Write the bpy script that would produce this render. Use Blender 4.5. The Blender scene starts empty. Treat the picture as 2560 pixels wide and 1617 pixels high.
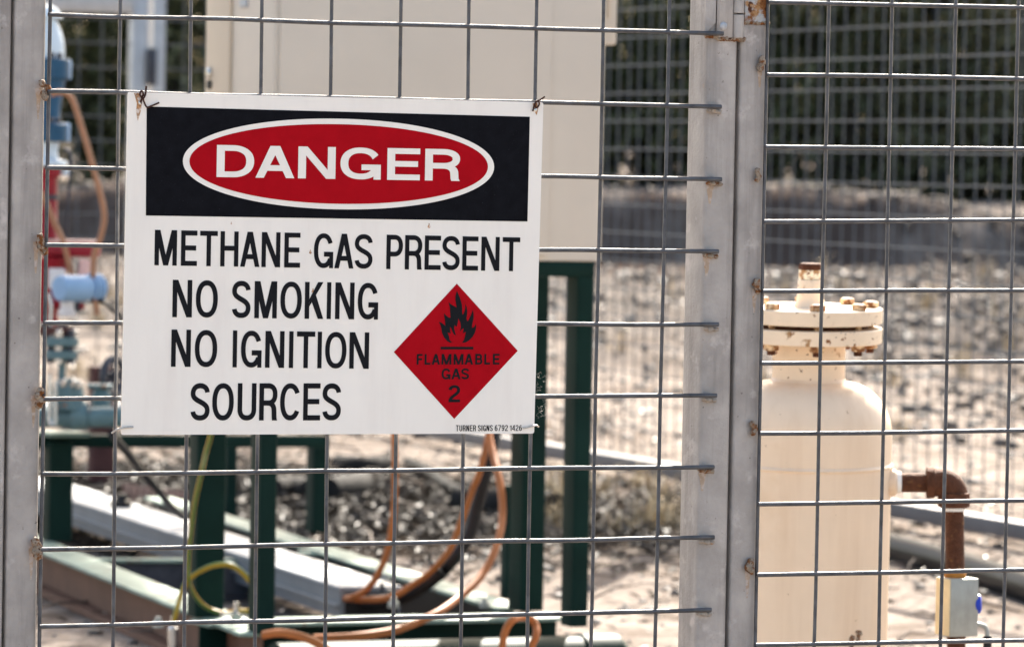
import bpy, bmesh, math, random
from math import sin, cos, pi, radians, sqrt, atan2
from mathutils import Vector, Matrix, noise

# ------------------------------------------------------------------ camera, world, sun
sc = bpy.context.scene
COL = sc.collection
SX = 2560 / 2408.0
FPX = 12805.3
YAW, PIT, ROL = .41917, .03218, .01838
CAM = Vector((-2.27039, -6.37812, 1.15))
fw = Vector((sin(YAW) * cos(PIT), cos(YAW) * cos(PIT), -sin(PIT)))
_r0 = Vector((cos(YAW), -sin(YAW), 0))
_u0 = _r0.cross(fw)
RT = _r0 * cos(ROL) + _u0 * sin(ROL)
UP = -_r0 * sin(ROL) + _u0 * cos(ROL)
cd = bpy.data.cameras.new("camera")
cam = bpy.data.objects.new("camera", cd)
COL.objects.link(cam)
M = Matrix.Identity(4)
for i in range(3):
    M[i][0] = RT[i]; M[i][1] = UP[i]; M[i][2] = -fw[i]; M[i][3] = CAM[i]
cam.matrix_world = M
cd.sensor_width = 36
cd.lens = FPX * 36 / 2560
cd.clip_start = .1
cd.clip_end = 2000
cd.dof.use_dof = True
cd.dof.focus_distance = 6.95
cd.dof.aperture_fstop = 11.0
cd.dof.aperture_blades = 0
sc.camera = cam

SUN_EL, SUN_AZ = radians(40), radians(35)          # azimuth measured from +y towards +x
sdir = Vector((sin(SUN_AZ) * cos(SUN_EL), cos(SUN_AZ) * cos(SUN_EL), sin(SUN_EL)))
w = bpy.data.worlds.new("World")
sc.world = w
w.use_nodes = True
nt = w.node_tree
sky = nt.nodes.new("ShaderNodeTexSky")
sky.sky_type = 'NISHITA'
sky.sun_disc = False
sky.sun_elevation = SUN_EL
sky.sun_rotation = SUN_AZ
sky.dust_density = 4.0
sky.air_density = .8
sky.ozone_density = .6
bg = nt.nodes["Background"]
bg.inputs[1].default_value = .105
tint = nt.nodes.new("ShaderNodeMix")                # dusty, slightly warm air
tint.data_type = 'RGBA'; tint.blend_type = 'MULTIPLY'; tint.inputs[0].default_value = 1
tint.inputs[7].default_value = (1.0, .965, .86, 1)
nt.links.new(sky.outputs[0], tint.inputs[6])
nt.links.new(tint.outputs[2], bg.inputs[0])
sl = bpy.data.lights.new("sun", 'SUN')
sl.energy = 3.6
sl.angle = radians(.5)
sl.color = (1.0, .935, .835)
so = bpy.data.objects.new("sun", sl)
COL.objects.link(so)
so.rotation_euler = (-sdir).to_track_quat('-Z', 'Y').to_euler()
so.location = (0, 0, 20)
sc.view_settings.view_transform = 'Standard'
sc.view_settings.look = 'None'
sc.view_settings.gamma = 1
sc.view_settings.exposure = 2.3
sc.cycles.use_denoising = True
sc.cycles.max_bounces = 8

# ------------------------------------------------------------------ picture point -> place in the yard
def ray(x, y):
    return fw + RT * ((x * SX - 1280) / FPX) + UP * ((808.5 - y * SX) / FPX)
def at_z(x, y, z):
    d = ray(x, y); return CAM + d * ((z - CAM.z) / d.z)
def at_y(x, y, Y):
    d = ray(x, y); return CAM + d * ((Y - CAM.y) / d.y)
def at_x(x, y, X):
    d = ray(x, y); return CAM + d * ((X - CAM.x) / d.x)
def at_d(x, y, Z):
    return CAM + ray(x, y) * Z
def pxm(Z):                                         # metres per picture pixel at a depth
    return SX / FPX * Z
def depth_of(P):
    return (Vector(P) - CAM).dot(fw)

rnd = random.Random(7)

# ------------------------------------------------------------------ mesh helpers
class MB:
    def __init__(s):
        s.v = []; s.f = []
    def add(s, vs, fs):
        o = len(s.v)
        s.v += [tuple(p) for p in vs]
        s.f += [tuple(i + o for i in q) for q in fs]
        return s
    def box(s, c, h, ax=None, bev=0):
        c = Vector(c)
        ax = ax or (Vector((1, 0, 0)), Vector((0, 1, 0)), Vector((0, 0, 1)))
        if bev > 0:
            bm = bmesh.new()
            bmesh.ops.create_cube(bm, size=2)
            for q in bm.verts:
                q.co = Vector((q.co.x * h[0], q.co.y * h[1], q.co.z * h[2]))
            bmesh.ops.bevel(bm, geom=list(bm.edges), offset=bev, segments=2, affect='EDGES', profile=.5)
            bm.verts.index_update()
            vs = [c + ax[0] * q.co.x + ax[1] * q.co.y + ax[2] * q.co.z for q in bm.verts]
            fs = [[q.index for q in f.verts] for f in bm.faces]
            bm.free()
            return s.add(vs, fs)
        vs = []
        for k in (-1, 1):
            for j in (-1, 1):
                for i in (-1, 1):
                    vs.append(c + ax[0] * (i * h[0]) + ax[1] * (j * h[1]) + ax[2] * (k * h[2]))
        return s.add(vs, [(0, 2, 3, 1), (4, 5, 7, 6), (0, 1, 5, 4), (2, 6, 7, 3), (0, 4, 6, 2), (1, 3, 7, 5)])
    def bar(s, a, b, wd, ht, up=(0, 0, 1), bev=0):
        """rectangular bar from a to b, wd sideways, ht along up"""
        a = Vector(a); b = Vector(b); d = (b - a); L = d.length; d.normalize()
        sd = d.cross(Vector(up)).normalized(); u = sd.cross(d)
        return s.box((a + b) / 2, (L / 2, wd / 2, ht / 2), (d, sd, u), bev)
    def tube(s, pts, r, n=10, cap=True):
        pts = [Vector(p) for p in pts]
        rs = r if isinstance(r, (list, tuple)) else [r] * len(pts)
        t0 = (pts[1] - pts[0]).normalized()
        nrm = t0.orthogonal().normalized()
        vs = []; fs = []
        for i, p in enumerate(pts):
            if i == 0: t = t0
            elif i == len(pts) - 1: t = (pts[i] - pts[i - 1]).normalized()
            else: t = (pts[i + 1] - pts[i - 1]).normalized()
            nrm = (nrm - t * nrm.dot(t)).normalized()
            b = t.cross(nrm)
            for k in range(n):
                a = 2 * pi * k / n
                vs.append(p + (nrm * cos(a) + b * sin(a)) * rs[i])
        for i in range(len(pts) - 1):
            for k in range(n):
                k2 = (k + 1) % n
                fs.append((i * n + k, i * n + k2, (i + 1) * n + k2, (i + 1) * n + k))
        if cap:
            fs.append(tuple(range(n - 1, -1, -1)))
            fs.append(tuple((len(pts) - 1) * n + k for k in range(n)))
        return s.add(vs, fs)
    def lathe(s, prof, o, axis=(0, 0, 1), n=32, x=None, cap=True):
        o = Vector(o); ax = Vector(axis).normalized()
        xx = Vector(x).normalized() if x else ax.orthogonal().normalized()
        yy = ax.cross(xx)
        vs = []; fs = []
        for (r, h) in prof:
            for k in range(n):
                a = 2 * pi * k / n
                vs.append(o + ax * h + (xx * cos(a) + yy * sin(a)) * r)
        for i in range(len(prof) - 1):
            for k in range(n):
                k2 = (k + 1) % n
                fs.append((i * n + k, i * n + k2, (i + 1) * n + k2, (i + 1) * n + k))
        if cap:
            fs.append(tuple(range(n - 1, -1, -1)))
            fs.append(tuple((len(prof) - 1) * n + k for k in range(n)))
        return s.add(vs, fs)
    def cyl(s, a, b, r, n=16):
        return s.tube([a, b], r, n)
    def poly(s, pts):
        return s.add(pts, [tuple(range(len(pts)))])
    def prism(s, pts, off):
        n = len(pts); off = Vector(off)
        vs = [Vector(p) for p in pts] + [Vector(p) + off for p in pts]
        fs = [tuple(range(n - 1, -1, -1)), tuple(range(n, 2 * n))]
        for i in range(n):
            j = (i + 1) % n
            fs.append((i, j, n + j, n + i))
        return s.add(vs, fs)

ORG = {}
def thing(name, loc, label, cat, group=None):
    o = bpy.data.objects.new(name, None)
    o.empty_display_size = .05
    COL.objects.link(o)
    o.location = loc
    ORG[o.name] = Vector(loc)
    tag(o, label, cat, group)
    return o
def tag(o, label=None, cat=None, group=None, kind=None):
    if label: o["label"] = label
    if cat: o["category"] = cat
    if group: o["group"] = group
    if kind: o["kind"] = kind
    return o
def build(name, mb, mat, parent=None, smooth=35, local=False, loc=None, fix=True):
    """link a mesh; vertices are given in yard coordinates unless local"""
    org = Vector((0, 0, 0))
    if parent is not None: org = ORG[parent.name]
    elif loc is not None: org = Vector(loc)
    me = bpy.data.meshes.new(name)
    vs = mb.v if local else [(p[0] - org.x, p[1] - org.y, p[2] - org.z) for p in mb.v]
    me.from_pydata(vs, [], mb.f)
    if fix:
        bm = bmesh.new(); bm.from_mesh(me)
        bmesh.ops.recalc_face_normals(bm, faces=bm.faces)
        bm.to_mesh(me); bm.free()
    if smooth:
        me.shade_smooth()
        me.set_sharp_from_angle(angle=radians(smooth))
    me.materials.append(mat)
    o = bpy.data.objects.new(name, me)
    COL.objects.link(o)
    if parent is not None:
        o.parent = parent; ORG[o.name] = org
    else:
        o.location = org; ORG[o.name] = org
    return o

def catmull(pts, n=6):
    P = [Vector(p) for p in pts]
    P = [P[0] * 2 - P[1]] + P + [P[-1] * 2 - P[-2]]
    out = []
    for i in range(1, len(P) - 2):
        for k in range(n):
            t = k / n
            a, b, c, d = P[i - 1], P[i], P[i + 1], P[i + 2]
            out.append(.5 * ((2 * b) + (c - a) * t + (2 * a - 5 * b + 4 * c - d) * t * t + (3 * b - a - 3 * c + d) * t ** 3))
    out.append(P[-2])
    return out

# ------------------------------------------------------------------ materials
def pmat(name, col, rough=.5, metal=0., var=.12, vs=9., bump=0., bs=80., spots=None, streak=None, spec=.22, coat=0.):
    """principled material: base colour with noise mottling, optional spots [(colour, scale, threshold, softness)], streaks and bump"""
    m = bpy.data.materials.new(name)
    m.use_nodes = True
    t = m.node_tree; N = t.nodes; L = t.links
    b = N["Principled BSDF"]
    b.inputs["Roughness"].default_value = rough
    b.inputs["Metallic"].default_value = metal
    b.inputs["Specular IOR Level"].default_value = spec
    b.inputs["Coat Weight"].default_value = coat
    tc = N.new("ShaderNodeTexCoord")
    def noi(scale, detail=4, rgh=.6, vec=None, dist=0):
        n = N.new("ShaderNodeTexNoise")
        n.inputs["Scale"].default_value = scale
        n.inputs["Detail"].default_value = detail
        n.inputs["Roughness"].default_value = rgh
        n.inputs["Distortion"].default_value = dist
        L.new(vec or tc.outputs["Object"], n.inputs["Vector"])
        return n
    def ramp(src, p0, p1, c0=(0, 0, 0, 1), c1=(1, 1, 1, 1)):
        r = N.new("ShaderNodeValToRGB")
        r.color_ramp.elements[0].position = p0; r.color_ramp.elements[0].color = c0
        r.color_ramp.elements[1].position = p1; r.color_ramp.elements[1].color = c1
        L.new(src, r.inputs[0]); return r
    def mix(fac, a, bb):
        x = N.new("ShaderNodeMix"); x.data_type = 'RGBA'
        if isinstance(fac, float): x.inputs[0].default_value = fac
        else: L.new(fac, x.inputs[0])
        for sock, vv in ((6, a), (7, bb)):
            if isinstance(vv, tuple): x.inputs[sock].default_value = (*vv[:3], 1)
            else: L.new(vv, x.inputs[sock])
        return x.outputs[2]
    n1 = noi(vs)
    r1 = ramp(n1.outputs[0], .3, .7)
    c0 = tuple(max(0, q * (1 - var)) for q in col); c1 = tuple(min(1, q * (1 + var)) for q in col)
    cur = mix(r1.outputs[0], c0, c1)
    if streak:
        scol, sscale, amt = streak
        mp = N.new("ShaderNodeMapping"); mp.inputs["Scale"].default_value = sscale
        L.new(tc.outputs["Object"], mp.inputs[0])
        n2 = noi(1., 5, .65, mp.outputs[0])
        r2 = ramp(n2.outputs[0], .48, .72, (0, 0, 0, 1), (amt, amt, amt, 1))
        cur = mix(r2.outputs[0], cur, scol)
    for sp in (spots or []):
        scol, sscale, th, sf = sp
        n3 = noi(sscale, 5, .62)
        r3 = ramp(n3.outputs[0], th, th + sf)
        cur = mix(r3.outputs[0], cur, scol)
    L.new(cur, b.inputs["Base Color"])
    if bump > 0:
        n4 = noi(bs, 5, .6)
        bp = N.new("ShaderNodeBump"); bp.inputs["Strength"].default_value = bump
        bp.inputs["Distance"].default_value = .01
        L.new(n4.outputs[0], bp.inputs["Height"]); L.new(bp.outputs[0], b.inputs["Normal"])
    return m

def leafmat(name, a, b_, trans=.35, vs=.9):
    m = bpy.data.materials.new(name); m.use_nodes = True
    t = m.node_tree; N = t.nodes; L = t.links
    N.remove(N["Principled BSDF"])
    out = N["Material Output"]
    tc = N.new("ShaderNodeTexCoord")
    n = N.new("ShaderNodeTexNoise"); n.inputs["Scale"].default_value = vs; n.inputs["Detail"].default_value = 6
    L.new(tc.outputs["Object"], n.inputs[0])
    r = N.new("ShaderNodeValToRGB")
    r.color_ramp.elements[0].position = .38; r.color_ramp.elements[0].color = (*a, 1)
    r.color_ramp.elements[1].position = .64; r.color_ramp.elements[1].color = (*b_, 1)
    L.new(n.outputs[0], r.inputs[0])
    d = N.new("ShaderNodeBsdfDiffuse"); tr = N.new("ShaderNodeBsdfTranslucent")
    L.new(r.outputs[0], d.inputs[0]); L.new(r.outputs[0], tr.inputs[0])
    mx = N.new("ShaderNodeMixShader"); mx.inputs[0].default_value = trans
    L.new(d.outputs[0], mx.inputs[1]); L.new(tr.outputs[0], mx.inputs[2])
    g = N.new("ShaderNodeBsdfGlossy"); g.inputs["Roughness"].default_value = .35
    mx2 = N.new("ShaderNodeMixShader"); mx2.inputs[0].default_value = .012
    L.new(mx.outputs[0], mx2.inputs[1]); L.new(g.outputs[0], mx2.inputs[2])
    L.new(mx2.outputs[0], out.inputs[0])
    return m

RUST = (.20, .075, .022); RUST_D = (.075, .026, .012); RUST_L = (.36, .20, .09)
m_galv = pmat("galvanised_tube", (.365, .335, .312), .5, .25, .2, 16, .2, 200, streak=((.20, .18, .17), (34, 34, 2.4), .8),
              spots=[((.50, .455, .43), 24, .58, .14), ((.13, .11, .10), 110, .68, .05), ((.34, .22, .13), 11, .70, .08)])
m_galv2 = pmat("galvanised_side", (.42, .43, .45), .42, .5, .10, 20, .08, 200, streak=((.26, .27, .29), (120, 120, 1.2), .6))
m_wire = pmat("galvanised_wire", (.085, .088, .098), .36, .5, .35, 45, .15, 500, streak=((.12, .11, .10), (60, 60, 40), .6))
m_farwire = pmat("weathered_wire", (.095, .108, .125), .6, .1, .1, 9)
m_weld = pmat("rusty_weld", (.33, .27, .21), .75, .15, .3, 90, .6, 300, spots=[(RUST, 130, .47, .10), (RUST_D, 210, .60, .08)])
m_bleed = pmat("rust_bleed", (.40, .30, .22), .6, .1, .2, 60, spots=[((.46, .40, .37), 120, .46, .16), (RUST_L, 90, .60, .1)])
m_weldpale = pmat("dull_weld", (.36, .32, .28), .65, .3, .25, 90, .5, 300, spots=[(RUST_L, 130, .60, .08)])
m_rustplate = pmat("rusty_galvanised_plate", (.40, .40, .40), .6, .3, .12, 40, .4, 220, spots=[(RUST_L, 45, .46, .08), (RUST, 30, .50, .06), (RUST_D, 60, .60, .06)])
m_white = pmat("sign_white", (.845, .795, .725), .5, 0, .025, 5, .05, 22, streak=((.70, .63, .57), (24, 24, 3.5), .30), spots=[((.52, .43, .34), 95, .755, .03)])
m_black = pmat("sign_black", (.007, .0075, .010), .42, 0, .25, 60, .03, 500, spots=[((.06, .065, .075), 620, .66, .08)], spec=.025)
m_red = pmat("sign_red", (.37, .004, .010), .45, 0, .08, 40, .03, 300, spots=[((.42, .03, .03), 700, .68, .06)], spec=.025)
m_ink = pmat("sign_ink", (.013, .0135, .016), .45, 0, .1, 30, spec=.025)
m_tie = pmat("rusty_tie_wire", (.055, .022, .014), .7, .3, .4, 300)
m_tie2 = pmat("bright_tie_wire", (.42, .40, .38), .35, .8, .2, 300)
m_stain = pmat("rust_stain", (.42, .22, .10), .7, 0, .5, 200, spots=[((.70, .60, .52), 160, .50, .10)])
m_cab = pmat("beige_cabinet_paint", (.545, .495, .425), .45, 0, .05, 3, .02, 20, streak=((.54, .475, .41), (7, 7, .6), .35))
m_cabside = pmat("cream_cabinet_side_paint", (.54, .46, .36), .5, 0, .05, 4)
m_green = pmat("dark_green_paint", (.006, .022, .0175), .5, 0, .2, 9, .04, 60, spec=.06, spots=[((.10, .10, .08), 40, .72, .05)])
m_greentop = pmat("sunlit_green_paint", (.19, .26, .215), .55, 0, .3, 7, spots=[((.16, .11, .07), 13, .60, .08)])  # pale green puts the sunlight on beam and plate tops into the colour
m_brown = pmat("brown_primer", (.15, .072, .046), .65, 0, .2, 10, .1, 60)
m_trough = pmat('shaded_zinc_trough', (.20, .215, .23), .5, .2, .12, 9)  # darker copy of the tray zinc, shade on its side put into the colour
m_tray = pmat("cable_tray_zinc", (.36, .385, .41), .5, .25, .2, 7)
m_vessel = pmat("cream_vessel_paint", (.77, .605, .445), .34, 0, .05, 6, .03, 30, streak=((.64, .46, .31), (22, 22, 1.1), .5),
                spots=[((.68, .50, .33), 3.5, .55, .14), ((.25, .13, .06), 62, .70, .025), (RUST, 20, .76, .02)])
m_flange = pmat("cream_flange_paint", (.80, .64, .47), .36, 0, .05, 12, .05, 60, spots=[(RUST_L, 34, .62, .07), (RUST, 52, .62, .03), (RUST_D, 80, .66, .03)])
m_bolt = pmat("rusted_cream_bolt", (.74, .55, .34), .5, 0, .1, 60, .2, 200, spots=[(RUST_L, 40, .45, .1), (RUST, 62, .49, .07), (RUST_D, 110, .60, .06)])
m_cap = pmat("rusted_plug", (.78, .72, .56), .5, 0, .1, 40, .1, 200, spots=[(RUST_L, 60, .50, .08), (RUST, 90, .60, .05)])
m_dkrust = pmat("dark_rust", RUST_D, .8, .1, .4, 80, .3, 300)
m_rustpipe = pmat("rusty_pipe", (.095, .036, .018), .72, .15, .35, 70, .5, 260, spots=[((.22, .10, .035), 45, .60, .1)])
m_rustorange = pmat("orange_rust", (.36, .15, .03), .8, 0, .3, 90)
m_tape = pmat("thread_tape", (.82, .80, .76), .6, 0, .05, 60)
m_zinc = pmat("zinc_box", (.36, .37, .34), .5, .35, .16, 26, .05, 100, streak=((.24, .24, .22), (30, 30, 6), .6))
m_creambox = pmat("yellowed_zinc", (.70, .58, .36), .5, .1, .12, 26)
m_blueknob = pmat("blue_plastic", (.02, .05, .42), .35)
m_blue = pmat("blue_enamel", (.015, .075, .15), .35, 0, .15, 14)
m_ltblue = pmat("pale_blue_enamel", (.22, .36, .55), .35, 0, .06, 14)
m_bluewhite = pmat("white_enamel", (.52, .62, .70), .35, 0, .05, 12)
m_redp = pmat("red_enamel", (.24, .012, .022), .38, 0, .15, 12)
m_redpale = pmat("lit_and_pale_red_enamel", (.66, .42, .38), .5, 0, .1, 14)  # pale red, sunlight on the shoulder's top put into the colour
m_label = pmat("pale_label", (.62, .60, .60), .5)
m_teal = pmat("pale_teal_paint", (.095, .165, .185), .4, 0, .14, 20, spots=[(RUST, 30, .63, .05)])
m_steel = pmat("bright_steel", (.55, .56, .56), .22, .9, .15, 60)
m_dksteel = pmat("dark_steel", (.05, .055, .07), .45, .3, .3, 30)
m_copper = pmat("copper_brown_sheath", (.30, .15, .085), .45, 0, .1, 20)
m_log = pmat("dark_log", (.018, .016, .015), .9, 0, .4, 12, .5, 40)  # plain dark tone for the logs
m_orange = pmat("orange_conduit", (.36, .115, .03), .5, 0, .22, 9)
m_hose = pmat("black_rubber", (.016, .015, .016), .45, 0, .2, 30)
m_poly = pmat("black_poly", (.010, .011, .013), .3, 0, .2, 12, spec=.03)
m_maroon = pmat("maroon_rust", (.085, .034, .030), .7, 0, .3, 20)
m_rail = pmat("grey_rail", (.12, .12, .132), .5, .2, .1, 8)
m_rubble = pmat('broken_rubble', (.12, .098, .083), .7, 0, .65, 7, spec=.12)
m_rockd = pmat("dark_stone", (.10, .09, .085), .6, 0, .3, 20)
m_bark = pmat("grey_bark", (.035, .034, .036), .9, 0, .4, 5, .6, 30)
m_bark2 = pmat("brown_bark", (.03, .024, .02), .9, 0, .4, 5, .6, 30)
m_pole = pmat("bluish_bark", (.075, .085, .11), .8, 0, .2, 4)
m_leafA = leafmat("deep_green_leaf", (.028, .042, .018), (.080, .105, .040), .42)
m_leafB = leafmat("olive_leaf", (.06, .072, .036), (.18, .20, .095), .35)
m_leafLit = leafmat("lit_olive_leaf", (.07, .075, .045), (.40, .385, .235), .25, 1.1)  # leaf colour raised to stand for light on the foliage beyond the vessel
m_leafC = leafmat("light_leaf", (.075, .085, .045), (.28, .275, .145), .3, 1.4)
m_straw = pmat("dry_straw", (.36, .28, .17), .8, 0, .35, 8)
m_twig = pmat("dry_twig", (.16, .125, .10), .8, 0, .4, 10)
m_mulch = pmat('dark_leaf', (.05, .04, .031), .55, 0, .8, 6, spec=.22)
m_litleaf = pmat("dead_leaf", (.17, .13, .098), .45, 0, .75, 6, spec=.4)

m_earth = pmat("earth_wire_yellow", (.34, .22, .02), .4)
m_earthgreen = pmat("earth_wire_green", (.035, .12, .03), .4)
m_yellow = pmat("yellow_wire", (.40, .23, .015), .4)

def groundmat():
    m = bpy.data.materials.new("dry_pale_earth"); m.use_nodes = True
    t = m.node_tree; N = t.nodes; L = t.links; b = N["Principled BSDF"]
    b.inputs["Roughness"].default_value = .85
    b.inputs["Specular IOR Level"].default_value = .0
    b.inputs["Roughness"].default_value = 1
    tc = N.new("ShaderNodeTexCoord")
    def noi(s, d=6, rg=.62):
        n = N.new("ShaderNodeTexNoise"); n.inputs["Scale"].default_value = s
        n.inputs["Detail"].default_value = d; n.inputs["Roughness"].default_value = rg
        L.new(tc.outputs["Object"], n.inputs[0]); return n
    def ramp(src, els):
        r = N.new("ShaderNodeValToRGB")
        e = r.color_ramp.elements
        e[0].position, e[0].color = els[0][0], (*els[0][1], 1)
        e[1].position, e[1].color = els[-1][0], (*els[-1][1], 1)
        for p, c in els[1:-1]:
            q = e.new(p); q.color = (*c, 1)
        L.new(src, r.inputs[0]); return r
    def mix(f, a, bb, mode='MIX'):
        x = N.new("ShaderNodeMix"); x.data_type = 'RGBA'; x.blend_type = mode
        L.new(f, x.inputs[0])
        for k, vv in ((6, a), (7, bb)):
            if isinstance(vv, tuple): x.inputs[k].default_value = (*vv, 1)
            else: L.new(vv, x.inputs[k])
        return x.outputs[2]
    base = ramp(noi(.9).outputs[0], [(.3, (.27, .232, .203)), (.55, (.38, .333, .296)), (.75, (.47, .415, .37))])
    fine = ramp(noi(24, 5).outputs[0], [(.40, (0, 0, 0)), (.62, (1, 1, 1))])
    c = mix(fine.outputs[0], (.25, .21, .18), base.outputs[0])
    debris = ramp(noi(2.6, 7, .7).outputs[0], [(.50, (0, 0, 0)), (.64, (1, 1, 1))])
    c = mix(debris.outputs[0], c, (.14, .112, .092))
    dk = ramp(noi(9, 6, .7).outputs[0], [(.55, (0, 0, 0)), (.66, (1, 1, 1))])
    c = mix(dk.outputs[0], c, (.085, .07, .06))
    # a patch of dark rotting mulch behind the skid
    vm = N.new("ShaderNodeMapping"); vm.vector_type = 'POINT'
    vm.inputs["Location"].default_value = (-3.75 / 1.75, -9.2 / 2.6, 0); vm.inputs["Scale"].default_value = (1 / 1.75, 1 / 2.6, 0)
    L.new(tc.outputs["Object"], vm.inputs[0])
    ln = N.new("ShaderNodeVectorMath"); ln.operation = 'LENGTH'; L.new(vm.outputs[0], ln.inputs[0])
    ad = N.new("ShaderNodeMath"); ad.operation = 'MULTIPLY_ADD'; L.new(noi(3.2, 6, .7).outputs[0], ad.inputs[0]); ad.inputs[1].default_value = -1.5
    L.new(ln.outputs["Value"], ad.inputs[2])
    mr = N.new("ShaderNodeMapRange"); mr.inputs[1].default_value = .22; mr.inputs[2].default_value = -.02; L.new(ad.outputs[0], mr.inputs[0])
    c = mix(mr.outputs[0], c, (.045, .037, .031))
    # shade on the bank face darkened into the soil colour, with pale gaps
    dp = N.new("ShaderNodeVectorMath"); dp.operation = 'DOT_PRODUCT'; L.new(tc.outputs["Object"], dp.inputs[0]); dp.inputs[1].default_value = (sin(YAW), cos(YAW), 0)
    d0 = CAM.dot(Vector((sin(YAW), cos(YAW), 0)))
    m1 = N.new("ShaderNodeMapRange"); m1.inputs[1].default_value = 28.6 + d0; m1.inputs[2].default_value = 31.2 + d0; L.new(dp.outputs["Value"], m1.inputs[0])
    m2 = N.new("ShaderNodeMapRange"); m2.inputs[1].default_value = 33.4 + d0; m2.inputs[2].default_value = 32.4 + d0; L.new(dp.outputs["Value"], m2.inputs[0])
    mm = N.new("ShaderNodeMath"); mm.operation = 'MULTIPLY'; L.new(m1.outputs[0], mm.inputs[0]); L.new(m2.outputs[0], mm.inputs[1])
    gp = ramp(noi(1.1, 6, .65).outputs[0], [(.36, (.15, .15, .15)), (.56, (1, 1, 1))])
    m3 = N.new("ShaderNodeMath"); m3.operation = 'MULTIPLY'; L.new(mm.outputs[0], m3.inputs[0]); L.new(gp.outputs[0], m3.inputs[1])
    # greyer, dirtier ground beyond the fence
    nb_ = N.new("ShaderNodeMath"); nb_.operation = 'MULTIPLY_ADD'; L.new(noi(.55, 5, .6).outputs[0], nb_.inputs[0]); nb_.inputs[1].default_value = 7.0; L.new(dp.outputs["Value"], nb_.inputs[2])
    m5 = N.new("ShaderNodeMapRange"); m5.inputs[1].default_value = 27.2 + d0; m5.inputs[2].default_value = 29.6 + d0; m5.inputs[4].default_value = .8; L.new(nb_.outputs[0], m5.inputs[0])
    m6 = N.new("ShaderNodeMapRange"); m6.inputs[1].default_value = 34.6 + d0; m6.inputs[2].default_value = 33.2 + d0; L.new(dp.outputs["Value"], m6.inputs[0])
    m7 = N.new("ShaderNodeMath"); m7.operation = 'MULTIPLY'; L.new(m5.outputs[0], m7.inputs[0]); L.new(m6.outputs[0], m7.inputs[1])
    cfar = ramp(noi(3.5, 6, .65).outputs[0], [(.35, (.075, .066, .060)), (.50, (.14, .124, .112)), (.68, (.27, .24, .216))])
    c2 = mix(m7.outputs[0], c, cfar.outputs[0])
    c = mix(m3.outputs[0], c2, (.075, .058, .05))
    L.new(c, b.inputs["Base Color"])
    bp = N.new("ShaderNodeBump"); bp.inputs["Strength"].default_value = .9; bp.inputs["Distance"].default_value = .03
    L.new(noi(16, 8, .7).outputs[0], bp.inputs["Height"]); L.new(bp.outputs[0], b.inputs["Normal"])
    return m
m_ground = groundmat()

# ------------------------------------------------------------------ ground: one sheet to the horizon, rising to a bank behind the yard
DH = Vector((sin(YAW), cos(YAW), 0)); RH = Vector((cos(YAW), -sin(YAW), 0))
def sstep(a, b, x):
    t = min(1, max(0, (x - a) / (b - a))); return t * t * (3 - 2 * t)
def ground_z(d, s):
    z = .50 * sstep(20.5, 31.5, d)
    e0 = 31.9 + .5 * noise.noise((s * .5, 0, 3)) + .3 * noise.noise((s * 1.7, 4, 3)); bank = sstep(e0, e0 + .34 + .5 * max(0, noise.noise((s * .9, 1, 8)) - .1), d)
    z += (.40 + .12 * noise.noise((s * .35, 7, 1)) + .09 * noise.noise((s * 1.4, 3, 1))) * bank
    k = sstep(21, 27, d)
    z += noise.noise((d * .8, s * .8, 0)) * (.006 + .05 * k) + noise.noise((d * 2.6, s * 2.6, 5)) * (.005 + .02 * k)
    if d > 60: z += .006 * (d - 60)
    return z
def gpt(d, s):
    p = CAM + DH * d + RH * s
    return Vector((p.x, p.y, ground_z(d, s)))
def ds_of(P):
    q = Vector(P) - CAM; return q.dot(DH), q.dot(RH)
def gz(P):
    d, s = ds_of(P); return ground_z(d, s)
dd = [-400, -100, -40, -20, -8, -2, 2, 5, 7.5] + [8 + .11 * i for i in range(236)] + [34.2, 35, 36, 38, 41, 44, 47, 50, 54, 60, 100, 250, 900]
ss = [-800, -200, -60, -25, -14, -9, -6.5, -5] + [-4.2 + .11 * i for i in range(77)] + [4.8, 6, 9, 14, 25, 60, 200, 800]
g = MB(); nn = len(ss)
g.v = [tuple(gpt(d, s)) for d in dd for s in ss]
g.f = [(i * nn + j, i * nn + j + 1, (i + 1) * nn + j + 1, (i + 1) * nn + j) for i in range(len(dd) - 1) for j in range(nn - 1)]
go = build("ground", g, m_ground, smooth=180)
tag(go, "pale dry earth of the yard rising to a low bank behind the fences", None, None, "structure")

# ------------------------------------------------------------------ the gate leaf
ZB = .10                                              # bottom of the frames
YF = .0075                                            # front face of the tube frames; wires run at y = -.003 (across) and +.003 (upright)
def shs(mb, x0, x1, y0, y1, z0, z1, r=.005):
    pts = []
    for (cx, cy, a0) in ((x1 - r, y1 - r, 0), (x0 + r, y1 - r, 90), (x0 + r, y0 + r, 180), (x1 - r, y0 + r, 270)):
        for k in range(5):
            a = radians(a0 + k * 22.5)
            pts.append(Vector((cx + r * cos(a), cy + r * sin(a), z0)))
    mb.prism(pts, (0, 0, z1 - z0)); return mb
col_top = [283, 449, 616, 780, 943, 1103, 1262, 1420, 1575]
col_bot = [265, 433.5, 600, 764, 925, 1083, 1240, 1389, 1540]
r1 = [q / SX for q in [41.9, 232.5, 422.4, 614.5, 807, 995.5, 1182.8, 1369.9, 1560.9]]
r9 = [q / SX for q in [81, 264.5, 446.6, 628, 811.6, 989, 1167.5, 1345, 1526]]
def wob(a, b, n, amp, seed):
    """slightly bent wire from a to b"""
    a = Vector(a); b = Vector(b); out = []
    for i in range(n + 1):
        t = i / n
        p = a.lerp(b, t)
        p += Vector((noise.noise((t * 6, seed, 0)), 0, noise.noise((t * 6, seed, 9)))) * amp
        out.append(p)
    return out
STILE_L = at_y(23.5, 800, YF).x
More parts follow.
